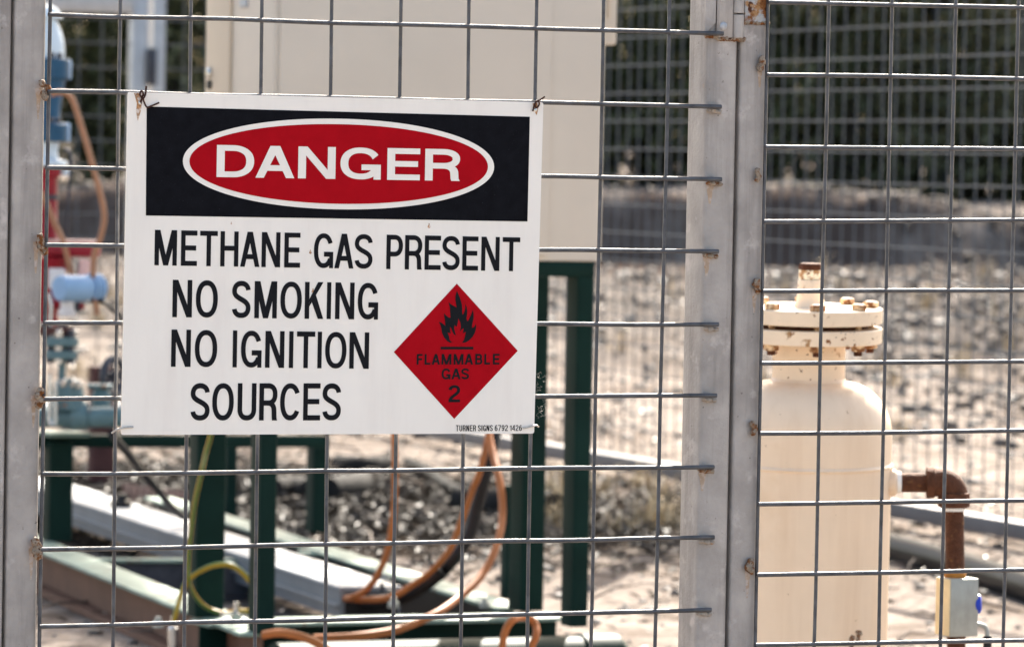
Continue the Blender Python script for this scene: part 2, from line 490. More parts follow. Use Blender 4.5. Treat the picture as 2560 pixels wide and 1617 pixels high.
xl0, xl1 = at_y(24, 800, YF).x, at_y(97.5, 800, YF).x
xr0, xr1 = at_y(1650, 800, YF).x, at_y(1722, 800, YF).x
xp0, xp1 = at_y(1729, 800, YF).x, at_y(1791, 800, YF).x
ydepth = at_x(1605, 800, xr0).y
gate = thing("mesh_gate", (xl0, .03, ZB), "grey galvanised pedestrian gate of square welded mesh carrying the big danger sign", "gate")
gl = shs(MB(), xl0, xl1, YF, ydepth, ZB, 1.95)
o = build("stile", gl, m_galv, gate)
gr_ = shs(MB(), xr0, xr1, YF, ydepth, ZB, 1.95, .006)
stile_r = build("stile", gr_, m_galv, gate)
f_ = MB(); f_.bar((xl1, (YF + ydepth) / 2, ZB + .025), (xr0, (YF + ydepth) / 2, ZB + .025), ydepth - YF - .002, .05, bev=.004)
build("rail", f_, m_galv, gate)
f_ = MB(); f_.bar((xl1, (YF + ydepth) / 2, 1.925), (xr0, (YF + ydepth) / 2, 1.925), ydepth - YF - .002, .05, bev=.004)
build("rail", f_, m_galv, gate)
mesh = MB()
RH_, RV_ = .0031, .0026
def gate_row(j):
    a = at_y(col_top[0], r1[j], -.003); b = at_y(col_top[8], r9[j], -.003)
    return a, (b - a) / (b.x - a.x)
rows = []
for j in range(9):
    a, sl_ = gate_row(j)
    rows.append((a, sl_))
z0r = [r[0].z for r in rows]
lo = rows[8]; hi = rows[0]
for k in (1, 2, 3, 4): rows.append((lo[0] - Vector((0, 0, .1 * k)), lo[1]))
for k in (1, 2, 3, 4, 5): rows.append((hi[0] + Vector((0, 0, .1 * k)), hi[1]))
wire_ends = []
for j, (a, sl_) in enumerate(rows):
    xa = xl1 - .001; xb = xr0 + .0195 + .0025 * rnd.uniform(-1, 1)
    A = a + sl_ * (xa - a.x); B = a + sl_ * (xb - a.x)
    wire_ends.append((A, B))
    mesh.tube(wob(A, B, 24, .0013, j * 3.1), RH_, 10)
for i in range(9):
    a = at_y(col_top[i], 0, .003); b = at_y(col_bot[i], 1521, .003)
    dxz = (b - a) / (b.z - a.z)
    A = a + dxz * (1.90 - a.z); B = a + dxz * (.13 - a.z)
    mesh.tube(wob(A, B, 36, .0013, 50 + i), RV_, 10)
a = Vector((xl1 + .0045, .003, 1.9)); b = Vector((xl1 + .0015, .003, .13))
mesh.tube(wob(a, b, 20, .0004, 77), RV_, 10)
build("mesh_infill", mesh, m_wire, gate)
# weld beads
def blob(mb, c, r, seed, sq=(1, 1, 1)):
    bm = bmesh.new(); bmesh.ops.create_icosphere(bm, subdivisions=2, radius=1)
    vs = []
    for q in bm.verts:
        n_ = 1 + .45 * noise.noise(q.co * 1.7 + Vector((seed, seed * 2.3, 0)))
        vs.append(Vector(c) + Vector((q.co.x * r * sq[0], q.co.y * r * sq[1], q.co.z * r * sq[2])) * n_)
    bm.verts.index_update()
    mb.add(vs, [[q.index for q in f.verts] for f in bm.faces]); bm.free()
wz = {1: .9, 3: 1., 5: 1.05, 7: 1.15}
for j in range(9):
    A, B = wire_ends[j]
    if j in wz:
        mb = MB()
        for k in range(4):
            blob(mb, A + Vector((-.003 + .004 * rnd.uniform(-1, 1), .0015, .006 * (k - 1.5) + .001)), .0058 * wz[j], j * 4 + k, (.9, .8, 1))
        build("weld_bead", mb, m_weld, gate, smooth=180)
    if j > 0:
        mb = MB()
        for k in range(3):
            blob(mb, B + Vector((-.017 + .008 * k, .0045, -.005 - .0008 * k)), .0042 + .001 * (k == 1), 80 + j * 4 + k, (1.1, .8, .8))
        build("weld_bead", mb, m_weld if j in (2, 3, 6) else m_weldpale, gate, smooth=180)

# rust that has bled down the tubes below the worst welds
def bleed(x, z, w_, h_, seed, parent):
    pts = []
    for k in range(9):
        t = k / 8; ww = w_ * (1 - .75 * t) * (1 + .4 * noise.noise((t * 4, seed, 0)))
        pts.append((x - ww, z - h_ * t))
    rgt = []
    for k in range(9):
        t = k / 8; ww = w_ * (1 - .75 * t) * (1 + .4 * noise.noise((t * 4, seed, 5)))
        rgt.append((x + ww, z - h_ * t))
    mb = MB().add([(a, YF - .00025, b) for a, b in pts] + [(a, YF - .00025, b) for a, b in rgt], [(i, 9 + i, 10 + i, i + 1) for i in range(8)])
    build("rust_run", mb, m_bleed, parent, fix=False, smooth=0)
for j in wz:
    A, B = wire_ends[j]; bleed(A.x - .0085, A.z + .004, .004, .03 + .012 * wz[j], j, gate)
for j in (2, 3, 6):
    A, B = wire_ends[j]; bleed(B.x - .012, B.z - .008, .006, .026, 20 + j, gate)

# hinge on the gate's right stile
hz0, hz1 = at_y(1700, 88, 0).z, 1.44
def hx(v): return at_y(v, 40, YF).x
hinge = build("hinge", MB().box(((hx(1683) + hx(1721)) / 2, YF - .0022, (hz0 + hz1) / 2), ((hx(1721) - hx(1683)) / 2, .0022, (hz1 - hz0) / 2), bev=.0008), m_galv, gate)
kn = MB()
kc = (hx(1722) + hx(1747)) / 2; kr = (hx(1747) - hx(1722)) / 2
zc = at_y(1735, 33, YF).z
kn.lathe([(kr * .8, 0), (kr, .0015), (kr, zc - hz0 - .0012), (kr * .93, zc - hz0 - .0004)], (kc, YF - .002, hz0 - .001), n=20)
build("knuckle", kn, m_galv, hinge)
kn = MB().lathe([(kr * .93, 0), (kr, .0008), (kr, .08), (kr * .8, .0815)], (kc, YF - .002, zc + .0006), n=20)
build("knuckle", kn, m_galv, hinge)
for vy in (62, -4):
    p = at_y(1701, vy, YF - .0045)
    scw = MB().lathe([(.0058, 0), (.0056, .0012), (.004, .0022), (.002, .0025)], (p.x, YF - .0044, p.z), (0, -1, 0), 14)
    build("rivet", scw, m_galv2, hinge)
pl = MB()
px0, px1, pzb, pzt = hx(1656), hx(1681), at_y(1665, 73, 0).z, 1.44
pl.prism([(px0, YF - .0045, pzt), (px1 - .0008, YF - .0045, pzt), (px1 - .0008, YF - .0045, pzb + .012), (px1 - .012, YF - .0045, pzb), (px0, YF - .0045, pzb)], (0, .0043, 0))
build("backing_plate", pl, m_galv, gate)
wl = MB()
for k in range(26):
    t = k / 25
    blob(wl, (hx(1660) + (hx(1748) - hx(1660)) * t, YF - .0015, hz0 - .0015 + .002 * noise.noise((k * .8, 3, 1)) + (.003 if t < .3 else 0)), .0036 + .0014 * noise.noise((k * 1.3, 0, 0)), 300 + k)
build("weld_bead", wl, m_weld, gate, smooth=180)

# latch post to the left of the gate
lp = shs(MB(), xl0 - .0595, xl0 - .0035, YF + .002, ydepth, 0, 2.05)
o = build("latch_post", lp, m_galv, loc=(xl0 - .03, .04, 0))
tag(o, "grey square galvanised post at the photo's left edge, beside the gate's tube", "post")

# ------------------------------------------------------------------ the fixed mesh panel to the right
panel = thing("mesh_fence_panel", (xp0, .03, 0), "grey galvanised fence panel of square mesh fixed beside the gate's hinge", "fence")
pp = shs(MB(), xp0, xp1, YF, ydepth, 0, 2.05)
build("post", pp, m_galv, panel)
pc_top = [q / SX for q in (2072.6, 2230.6, 2390, 2546.5)]; pc_bot = [q / SX for q in (2035, 2197, 2351, 2507.5)]
p0 = [q / SX for q in (9, 190, 369, 553.5, 728, 907.4, 1082, 1258, 1433.8, 1609.5)]
p3 = [q / SX for q in (19.5, 197, 372.7, 550.6, 726.4, 904, 1077, 1251, 1425, 1600.6)]
pm = MB(); prow = []
for j in range(10):
    a = at_y(pc_top[0] + (pc_bot[0] - pc_top[0]) * p0[j] / 1521, p0[j], -.003)
    b = at_y(pc_top[3] + (pc_bot[3] - pc_top[3]) * p3[j] / 1521, p3[j], -.003)
    prow.append((a, (b - a) / (b.x - a.x)))
ext = [(prow[0][0] + Vector((0, 0, .1 * k)), prow[0][1]) for k in range(1, 7)] + [(prow[9][0] - Vector((0, 0, .1 * k)), prow[9][1]) for k in range(1, 4)]
pends = []
for j, (a, s_) in enumerate(prow + ext):
    A = a + s_ * (xp1 - .006 - a.x); B = a + s_ * (2.9 - a.x)
    pends.append(A)
    pm.tube(wob(A, B, 40, .0012, 200 + j), RH_, 10)
pdx = []
for i in range(4):
    a = at_y(pc_top[i], 0, .003); b = at_y(pc_bot[i], 1521, .003)
    dxz = (b - a) / (b.z - a.z); pdx.append((a, dxz))
    pm.tube(wob(a + dxz * (1.97 - a.z), a + dxz * (.13 - a.z), 36, .0012, 240 + i), RV_, 10)
a = at_y(1806, 0, .003); b = at_y(1776, 1521, .003); dxz = (b - a) / (b.z - a.z)
pm.tube(wob(a + dxz * (1.97 - a.z), a + dxz * (.13 - a.z), 36, .0003, 260), RV_ * .95, 10)
for i in range(1, 16):
    a = pdx[3][0] + Vector((.1 * i, 0, 0)); dxz = pdx[3][1]
    pm.tube([a + dxz * (1.97 - a.z), a + dxz * (.13 - a.z)], RV_, 8)
build("mesh_infill", pm, m_wire, panel)
build("rail", MB().bar((xp1, .035, .1), (2.9, .035, .1), .04, .05, bev=.003), m_galv, panel)
build("rail", MB().bar((xp1, .035, 1.99), (2.9, .035, 1.99), .04, .05, bev=.003), m_galv, panel)
build("post", shs(MB(), 2.9, 2.95, YF, ydepth, 0, 2.05), m_galv, panel)
for vx, vy, r in ((1792, 150, .0065), (1783, 412, .0055), (1779, 672, .0068), (1771, 1006, .0065), (1763, 1330, .0078)):
    mb = MB(); p = at_y(vx, vy, .002)
    for k in range(4):
        blob(mb, p + Vector((.003 * rnd.uniform(-1, 1), 0, .004 * (k - 1.5))), r * .8, vy + k, (.85, .8, 1))
    build("weld_bead", mb, m_weld, panel, smooth=180)
for vx, vy, hh in ((1790, 156, .03), (1777, 678, .034), (1761, 1338, .04)):
    p = at_y(vx, vy, YF); bleed(p.x - .002, p.z, .0045, hh, vy, panel)
lf = MB()
l0, l1 = hx(1749), hx(1805)
zb_ = at_y(1775, 52, YF).z
lf.prism([(l0, YF - .0035, 1.46), (l1, YF - .0035, 1.46), (l1 - .001, YF - .0035, zb_ + .004), (l1 - .008, YF - .0035, zb_), (l0, YF - .0035, zb_)], (0, .0033, 0))
build("hinge_leaf", lf, m_rustplate, panel)
wl = MB()
for k in range(16):
    t = k / 15
    blob(wl, (l0 + (l1 - l0) * t, YF - .001, zb_ - .001 + .0015 * noise.noise((k, 4, 4))), .003 + .0012 * noise.noise((k * 1.3, 9, 0)), 500 + k)
build("weld_bead", wl, m_weld, panel, smooth=180)

# ------------------------------------------------------------------ the danger sign
YS = -.0115                                           # printed face of the sign
def sgn(x, y, lay=0): return at_y(x, y, YS - lay)
tl, tr_, br_, bl = sgn(301, 217), sgn(1278, 241), sgn(1256, 1019), sgn(285, 1022)
sign = thing("danger_sign", (bl.x, YS, bl.z), "white rectangular warning sign with red and black panels wired to the gate", "sign")
def rounded_quad(c4, r, n=4):
    out = []
    for i in range(4):
        p = c4[i]; a = (c4[i - 1] - p).normalized(); b = (c4[(i + 1) % 4] - p).normalized()
        for k in range(n + 1):
            t = k / n
            out.append((p + a * r).lerp(p, t).lerp(p.lerp(p + b * r, t), t))
    return out
build("plate", MB().prism(rounded_quad([tl, tr_, br_, bl], .0035), (0, .0022, 0)), m_white, sign)
T1 = .0003
build("header_panel", MB().poly([sgn(345, 251, T1), sgn(1246, 275, T1), sgn(1240.5, 521, T1), sgn(343, 507, T1)]), m_black, sign, fix=False, smooth=0)
def oval(cx, cy, rx, ry, tilt, lay, n=96, e=2.06):
    pts = []
    for k in range(n):
        a = 2 * pi * k / n
        x = rx * math.copysign(abs(cos(a)) ** (2 / e), cos(a)); y = ry * math.copysign(abs(sin(a)) ** (2 / e), sin(a))
        pts.append(sgn(cx + x, cy + y + x * tilt, lay))
    return MB().poly(pts)
build("oval_border", oval(796, 386, 366, 106.5, .018, T1 * 2), m_white, sign, fix=False, smooth=0)
build("oval", oval(796.5, 386, 351, 93.5, .018, T1 * 3), m_red, sign, fix=False, smooth=0)

# lettering drawn as strokes: thickness depends on the stroke direction, as in a grotesque face
def sarc(cx, cy, rx, ry, a0, a1, n=18, e=2.25):
    out = []
    for k in range(n + 1):
        a = radians(a0 + (a1 - a0) * k / n)
        out.append((cx + rx * math.copysign(abs(cos(a)) ** (2 / e), cos(a)), cy + ry * math.copysign(abs(sin(a)) ** (2 / e), sin(a))))
    return out
def bez(p0, p1, p2, p3, n=14):
    return [tuple((1 - t) ** 3 * p0[i] + 3 * (1 - t) ** 2 * t * p1[i] + 3 * (1 - t) * t * t * p2[i] + t ** 3 * p3[i] for i in (0, 1)) for t in [k / n for k in range(n + 1)]]
def glyph(ch, w, h, sx, sy):
    """list of pieces; a piece is ('p', polygon) or ('s', centre line, closed)"""
    a, b = sx / 2, sy / 2
    P = []
    def R(x0, y0, x1, y1): P.append(('p', [(x0, y0), (x1, y0), (x1, y1), (x0, y1)]))
    def Q(*pts): P.append(('p', list(pts)))
    def S(path, closed=False): P.append(('s', path, closed))
    if ch == 'I': R(0, 0, w, h)
    elif ch == 'L': R(0, 0, sx, h); R(sx, 0, w, sy)
    elif ch in 'EF':
        R(0, 0, sx, h); R(sx, h - sy, w, h); R(sx, h * .5 - b * .9, w * .94, h * .5 + b * 1.1)
        if ch == 'E': R(sx, 0, w, sy)
    elif ch == 'T': R(0, h - sy, w, h); R(w / 2 - a, 0, w / 2 + a, h - sy)
    elif ch == 'H': R(0, 0, sx, h); R(w - sx, 0, w, h); R(sx, h * .52 - b, w - sx, h * .52 + b)
    elif ch == 'N':
        R(0, 0, sx, h); R(w - sx, 0, w, h); d = sx * 1.18; Q((0, h), (d, h), (w, 0), (w - d, 0))
    elif ch == 'M':
        R(0, 0, sx, h); R(w - sx, 0, w, h); d = sx * 1.25; e = sx * .55
        Q((0, h), (d, h), (w / 2 + e, 0), (w / 2 - e, 0)); Q((w - d, h), (w, h), (w / 2 + e, 0), (w / 2 - e, 0))
    elif ch == 'A':
        d = sx * 1.06; t = sx * .62
        Q((0, 0), (d, 0), (w / 2 + t * .9, h), (w / 2 - t, h)); Q((w, 0), (w - d, 0), (w / 2 - t * .9, h), (w / 2 + t, h))
        yb = .22 * h; f = yb / h
        R(d * .6 + (w / 2 - d * .6) * f, yb, w - (d * .6 + (w / 2 - d * .6) * f), yb + sy)
    elif ch == 'K':
        R(0, 0, sx, h); Q((sx, .33 * h), (sx, .33 * h + sy * 1.5), (w - sx * 1.25, h), (w - .02 * w, h))
        Q((w - sx * 1.2, 0), (w, 0), (w * .40 + sx * .75, .66 * h), (w * .40 - sx * .25, .50 * h))
    elif ch == 'O': S(sarc(w / 2, h / 2, w / 2 - a, h / 2 - b, 0, 360, 56)[:-1], True)
    elif ch in 'CG':
        S(sarc(w / 2, h / 2, w / 2 - a, h / 2 - b, 30 if ch == 'C' else 27, 328 if ch == 'C' else 330, 48))
        if ch == 'G':
            R(w - sx * .92, 0, w, h * .47); R(w * .52, h * .47 - sy, w - sx * .92, h * .47)
    elif ch == 'S':
        y1, y2 = h * .735, h * .275; rx = w / 2 - a
        p = sarc(w / 2, y1 - .02 * h, rx, h - b - y1 + .02 * h, 8, 180, 22)
        p += bez((a, y1 - .02 * h), (a, y1 - .24 * h), (w - a, y2 + .24 * h), (w - a, y2), 20)[1:]
        p += sarc(w / 2, y2, rx, y2 - b, 0, -172, 22)[1:]
        S(p)
    elif ch == 'U':
        yc = h * .30
        S([(a, h), (a, yc + .01 * h)] + sarc(w / 2, yc, w / 2 - a, yc - b, 180, 360, 24) + [(w - a, h)])
    elif ch == 'D':
        R(0, 0, sx, h); xm = w * .42
        S([(sx * .9, h - b), (xm, h - b)] + sarc(xm, h / 2, w - a - xm, h / 2 - b, 90, -90, 28)[1:] + [(sx * .9, b)])
    elif ch in 'PRB':
        R(0, 0, sx, h); xm = w * .5; ym = h * (.44 if ch == 'P' else .47 if ch == 'R' else .52)
        ye = (h - b + ym) / 2; wd = w if ch != 'B' else w * .94
        S([(sx * .9, h - b), (xm, h - b)] + sarc(xm, ye, wd - a - xm, h - b - ye, 90, -90, 24)[1:] + [(sx * .9, ym)])
        if ch == 'B':
            yd = (ym + b) / 2
            S([(xm, ym)] + sarc(xm, yd, w - a - xm, ym - yd, 90, -90, 24)[1:] + [(sx * .9, b)])
        if ch == 'R':
            o1 = bez((w * .60, ym + b * .6), (w * .86, ym + b * .3), (w * .95, ym - .06 * h), (w * .955, ym - .24 * h), 10) + [(w * .965, .07 * h), (w, 0)]
            i1 = [(w - sx * 1.12, 0), (w * .955 - sx, .08 * h)] + bez((w * .945 - sx, ym - .24 * h), (w * .94 - sx, ym - b * 1.1), (w * .80 - sx * .9, ym - b), (w * .60 - sx * .5, ym - b), 10)
            n_ = min(len(o1), len(i1)); P.append(('r', o1, i1[::-1]))
    elif ch == '2':
        p = sarc(w / 2, h * .70, w / 2 - a, h * .30 - b, 176, 0, 24)
        p += bez((w - a, h * .70), (w - a, h * .46), (a * 1.2, h * .36), (a * 1.1, sy * .6), 16)[1:]
        S(p); R(0, 0, w, sy)
    elif ch == '6':
        S(sarc(w / 2, h * .32, w / 2 - a, h * .32 - b, 0, 360, 40)[:-1], True)
        S(bez((a, h * .32), (a, h * .8), (w * .4, h - b), (w * .62, h - b), 14) + [(w - a, h * .84)])
    elif ch == '9':
        S(sarc(w / 2, h * .68, w / 2 - a, h * .32 - b, 0, 360, 40)[:-1], True)
        S(bez((w - a, h * .68), (w - a, h * .2), (w * .6, b), (w * .38, b), 14) + [(a, h * .16)])
    elif ch == '7': R(0, h - sy, w, h); Q((w * .18, 0), (w * .18 + sx, 0), (w, h - sy), (w - sx, h - sy))
    elif ch == '4': R(w * .62, 0, w * .62 + sx, h); R(0, h * .22, w, h * .22 + sy); Q((0, h * .22 + sy), (sx, h * .22 + sy), (w * .62 + sx, h), (w * .62 - sx * .2, h))
    elif ch == '1': R(w - sx, 0, w, h * .93); Q((0, h * .74), (0, h * .60), (w - sx, h * .80), (w - sx, h * .93))
    return P
def strip(path, closed, sx, sy):
    n = len(path); L_, R_ = [], []
    for i, p in enumerate(path):
        q0 = path[i - 1] if (i > 0 or closed) else path[i]
        q1 = path[(i + 1) % n] if (i < n - 1 or closed) else path[i]
        tx, ty = q1[0] - q0[0], q1[1] - q0[1]; l = math.hypot(tx, ty) or 1; tx /= l; ty /= l
        t = sqrt((sx * ty) ** 2 + (sy * tx) ** 2) / 2
        L_.append((p[0] - ty * t, p[1] + tx * t)); R_.append((p[0] + ty * t, p[1] - tx * t))
    return L_, R_
def text_line(name, items, y0, y1, capl, capr, sx, sy, lay, mat, x_ref):
    """items: (character, left, right) in picture pixels; baseline runs from y0 to y1 between x_ref; cap heights capl..capr"""
    mb = MB()
    xa, xb = x_ref
    k = 0
    for (ch, l, r) in items:
        tm = ((l + r) / 2 - xa) / (xb - xa)
        h = capl + (capr - capl) * tm
        yb = y0 + (y1 - y0) * tm
        base = sgn(l, y0 + (y1 - y0) * ((l - xa) / (xb - xa)), lay)
        W_ = sgn(r, yb, lay).x - sgn(l, yb, lay).x
        H_ = sgn(l, yb - h, lay).z - sgn(l, yb, lay).z
        upx = sgn(l, yb, lay); zsl = (sgn(r, y0 + (y1 - y0) * ((r - xa) / (xb - xa)), lay).z - base.z) / W_
        msx, msy = sx * H_, sy * H_
        if ch == 'I': msx = W_
        for pc in glyph(ch, W_, H_, msx, msy):
            k += 1
            off = (k % 7) * .00004
            def T(p): return (base.x + p[0] - .002 * p[1] * 0, YS - lay - off, base.z + p[1] + p[0] * zsl)
            if pc[0] == 'p': mb.poly([T(p) for p in pc[1]])
            elif pc[0] == 'r':
                A_, B_ = pc[1], pc[2]; n = min(len(A_), len(B_))
                mb.add([T(p) for p in A_[:n]] + [T(p) for p in B_[:n]], [(i, n + i, n + i + 1, i + 1) for i in range(n - 1)])
            else:
                A_, B_ = strip(pc[1], pc[2], msx, msy); n = len(A_)
                fs = [(i, n + i, n + (i + 1) % n, (i + 1) % n) for i in range(n if pc[2] else n - 1)]
                mb.add([T(p) for p in A_] + [T(p) for p in B_], fs)
    return build(name, mb, mat, sign, fix=False, smooth=0)
T4 = T1 * 4
text_line("lettering", [('D', 509, 597), ('A', 600.5, 692), ('N', 700.5, 788.5), ('G', 800, 895), ('E', 910, 987), ('R', 999, 1081)],
          416.5, 426, 75.5, 74.5, .265, .178, T4, m_white, (509, 1081))
text_line("lettering", [('M', 363, 415.5), ('E', 425, 463), ('T', 469.5, 511), ('H', 517.5, 560), ('A', 564.5, 610), ('N', 614.6, 658.5), ('E', 668, 705.5),
                        ('G', 737.5, 783), ('A', 786, 831), ('S', 833.5, 875.5), ('P', 908, 946.6), ('R', 951.6, 992), ('E', 998, 1036), ('S', 1039.5, 1080.5),
                        ('E', 1086.6, 1124), ('N', 1131, 1174), ('T', 1181, 1222)], 623.8, 638, 83.4, 79.5,   .133, .140, T1, m_ink, (363, 1222))
text_line("lettering", [('N', 405, 451), ('O', 460, 511.5), ('S', 545, 588.5), ('M', 597.7, 650.7), ('O', 658.7, 709), ('K', 716, 760), ('I', 768, 778), ('N', 787.6, 832.7), ('G', 840.6, 888.6)],
          745.7, 751.5, 88, 86, .133, .140, T1, m_ink, (405, 889))
text_line("lettering", [('N', 402, 448), ('O', 457.5, 510), ('I', 546.6, 556.6), ('G', 566, 614.7), ('N', 623, 668), ('I', 679, 689), ('T', 697, 740), ('I', 746, 756), ('O', 764, 814), ('N', 821, 867)],
          862, 867, 87.5, 85.5, .133, .140, T1, m_ink, (402, 867))
text_line("lettering", [('S', 447.5, 492.5), ('O', 498.5, 549), ('U', 558, 602), ('R', 609, 651.5), ('C', 658, 706), ('E', 712.5, 752.5), ('S', 757.6, 801)],
          988.5, 988, 88, 87, .133, .140, T1, m_ink, (447, 801))
def dv(cx, cy): return ((960 + cx / 3.803) / SX, (680 + cy / 3.803) / SX)
dia = build("diamond", MB().poly([sgn(*dv(693, 110), T1), sgn(*dv(1272, 748), T1), sgn(*dv(668, 1395), T1), sgn(*dv(93, 760), T1)]), m_red, sign, fix=False, smooth=0)
fl_out = [(693, 178), (708, 212), (728, 262), (741, 310), (745, 350), (743, 385), (748, 405), (757, 397), (768, 368), (773, 340), (772, 303), (786, 332), (792, 370), (790, 405),
          (784, 440), (791, 468), (803, 460), (820, 424), (835, 392), (845, 358), (852, 395), (852, 440), (842, 485), (835, 530), (850, 528), (862, 515), (875, 493), (877, 525), (867, 570),
          (845, 612), (812, 648), (778, 668), (740, 673), (758, 650), (770, 612), (778, 567), (764, 574), (752, 582), (757, 534), (742, 542), (722, 566), (731, 520), (724, 475), (707, 440),
          (702, 478), (694, 520), (680, 514), (672, 500), (668, 540), (684, 602), (664, 592), (650, 565), (640, 535), (628, 521), (630, 555), (636, 583), (605, 574), (618, 608), (625, 645),
          (640, 664), (658, 669), (630, 672), (600, 655), (572, 622), (552, 580), (543, 530), (536, 500), (520, 473), (545, 480), (568, 497), (583, 512), (580, 470), (574, 430), (570, 390),
          (590, 412), (612, 430), (632, 436), (629, 395), (627, 340), (612, 285), (636, 306), (662, 322), (690, 336), (684, 300), (678, 262), (680, 225)]
me_pts = [sgn(*dv(*p), T1 * 2) for p in fl_out]
from mathutils.geometry import tessellate_polygon
tri = tessellate_polygon([[Vector((p.x, p.z, 0)) for p in me_pts]])
build("flame_symbol", MB().add(me_pts, tri).poly([sgn(*dv(*q), T1 * 2) for q in ((538, 710), (850, 710), (850, 735), (538, 735))]), m_ink, sign, fix=False, smooth=0)
def dl(ch, l, r): return (ch, dv(l, 0)[0], dv(r, 0)[0])
text_line("lettering", [dl('F', 310, 365), dl('L', 385, 440), dl('A', 453, 532), dl('M', 546, 640), dl('M', 661, 755), dl('A', 766, 846), dl('B', 866, 935), dl('L', 953, 1008), dl('E', 1034, 1097)],
          dv(0, 880)[1], dv(0, 878)[1], 25, 25, .20, .17, T1 * 2, m_ink, (dv(310, 0)[0], dv(1097, 0)[0]))
text_line("lettering", [dl('G', 547, 632), dl('A', 640, 728), dl('S', 734, 808)], dv(0, 1019)[1], dv(0, 1018)[1], 25.4, 25.4, .20, .17, T1 * 2, m_ink, (dv(547, 0)[0], dv(808, 0)[0]))
text_line("lettering", [dl('2', 613, 722)], dv(0, 1236)[1], dv(0, 1236)[1], 40, 40, .20, .16, T1 * 2, m_ink, (dv(613, 0)[0], dv(722, 0)[0]))
cur = 1072.0; its = []
for wd in ("TURNER", "SIGNS", "6792", "1426"):
    for ch in wd:
        wch = 2.4 if ch == 'I' else 4.2 if ch == '1' else 7.1
        its.append((ch, cur, cur + wch)); cur += wch + 1.75
    cur += 3.4
sc_ = (1227 - 1072) / (its[-1][2] - 1072)
its = [(c, 1072 + (l - 1072) * sc_, 1072 + (r - 1072) * sc_) for c, l, r in its]
text_line("lettering", its, 1013.5, 1012.5, 14.2, 13.6, .15, .13, T1, m_ink, (1072, 1227))
# rust runs below the upper fixing holes
def stain(pts):
    c = [sgn(x, y, T1 * .6) for x, y in pts]
    return MB().poly(c)
build("rust_stain", stain([(315, 219), (326, 219), (330, 236), (334, 244), (331, 262), (324, 285), (320, 262), (322, 244)]), m_stain, sign, fix=False, smooth=0)
build("rust_stain", stain([(1252, 243), (1263, 243), (1266, 256), (1262, 272), (1257, 262)]), m_stain, sign, fix=False, smooth=0)
for (x, y, s_) in ((1009, 531, 5), (730, 592, 4.5), (736, 684, 5), (544, 525, 2.5)):
    build("rust_stain", stain([(x + s_ * cos(a) * (.55 + .3 * sin(3 * a)), y + s_ * sin(a) * 1.2) for a in [k * pi / 6 for k in range(12)]]), m_stain, sign, fix=False, smooth=0)
for x, y in ((330, 242), (1259, 259)):
    p = sgn(x, y, T1 * .9)
    build("fixing_hole", MB().lathe([(.0028, 0), (.0026, .0001)], p, (0, -1, 0), 12), m_steel, sign)

def tie(pts, r, label, mat, name="tie_wire"):
    P = [at_y(x, y, YS - dy) for (x, y, dy) in pts]
    mb = MB().tube(catmull(P, 5), r, 7)
    o = build(name, mb, mat, loc=P[0])
    tag(o, label, "tie wire", "tie wires fixing the sign to the gate mesh")
tie([(331, 243, -.001), (333, 232, .003), (329, 222, .005), (333, 214, .004), (337, 222, .004), (333, 230, .004), (337, 232, .006), (342, 222, .005), (344, 203, .004)], .0013, "rusty twisted tie wire with one end sticking up at the sign's upper left hole", m_tie)
tie([(330, 240, .001), (336, 230, .003), (338, 238, .004), (345, 252, .005), (355, 250, .004), (374, 242, .003)], .0012, "rusty hooked tie wire tail bent across the black panel's upper left corner", m_tie)
tie([(1253, 262, .002), (1256, 250, .004), (1260, 240, .004), (1266, 238, .005), (1268, 246, .003), (1262, 254, .004), (1258, 246, .004), (1264, 238, .005), (1272, 234, .004), (1281, 228, .004)], .0012, "rusty knotted tie wire at the sign's upper right corner", m_tie)
tie([(262, 1018, .006), (275, 1009, .007), (287, 1006, .004), (300, 1004, .002), (313, 1003.5, .001)], .0013, "bright steel tie wire poking left from the sign's lower left corner", m_tie2)
tie([(1229, 1006, .001), (1240, 1004, .003), (1252, 1001, .004), (1262, 1000, .001), (1266, 1003, -.012)], .0013, "bright steel tie wire at the sign's lower right corner", m_tie2)
# cobweb
cw = MB(); r3 = random.Random(5)
for k in range(20):
    x, y = 1262 + r3.random() ** 1.5 * 20, 880 + r3.random() * 135
    p = at_y(x, y, 0); q = [p]
    for i in range(4): q.append(q[-1] + Vector((r3.uniform(-1, 1), r3.uniform(-.4, .4), r3.uniform(-1, 1))) * .004)
    cw.tube(q, .0001, 3, False)
o = build("cobweb", cw, m_zinc, loc=at_y(1265, 1000, 0))
tag(o, "wispy grey cobweb clinging to the mesh beside the sign's right edge", "cobweb")

# ------------------------------------------------------------------ cream vessel behind the right panel
ZV = 8.5; PV = pxm(ZV); VCX = 1902
vtop = at_d(VCX + 3, 713, ZV)
lean = radians(2.4)
vax = (Vector((0, 0, 1)) * cos(lean) - Vector((DH.x, DH.y, 0)) * sin(lean)).normalized()
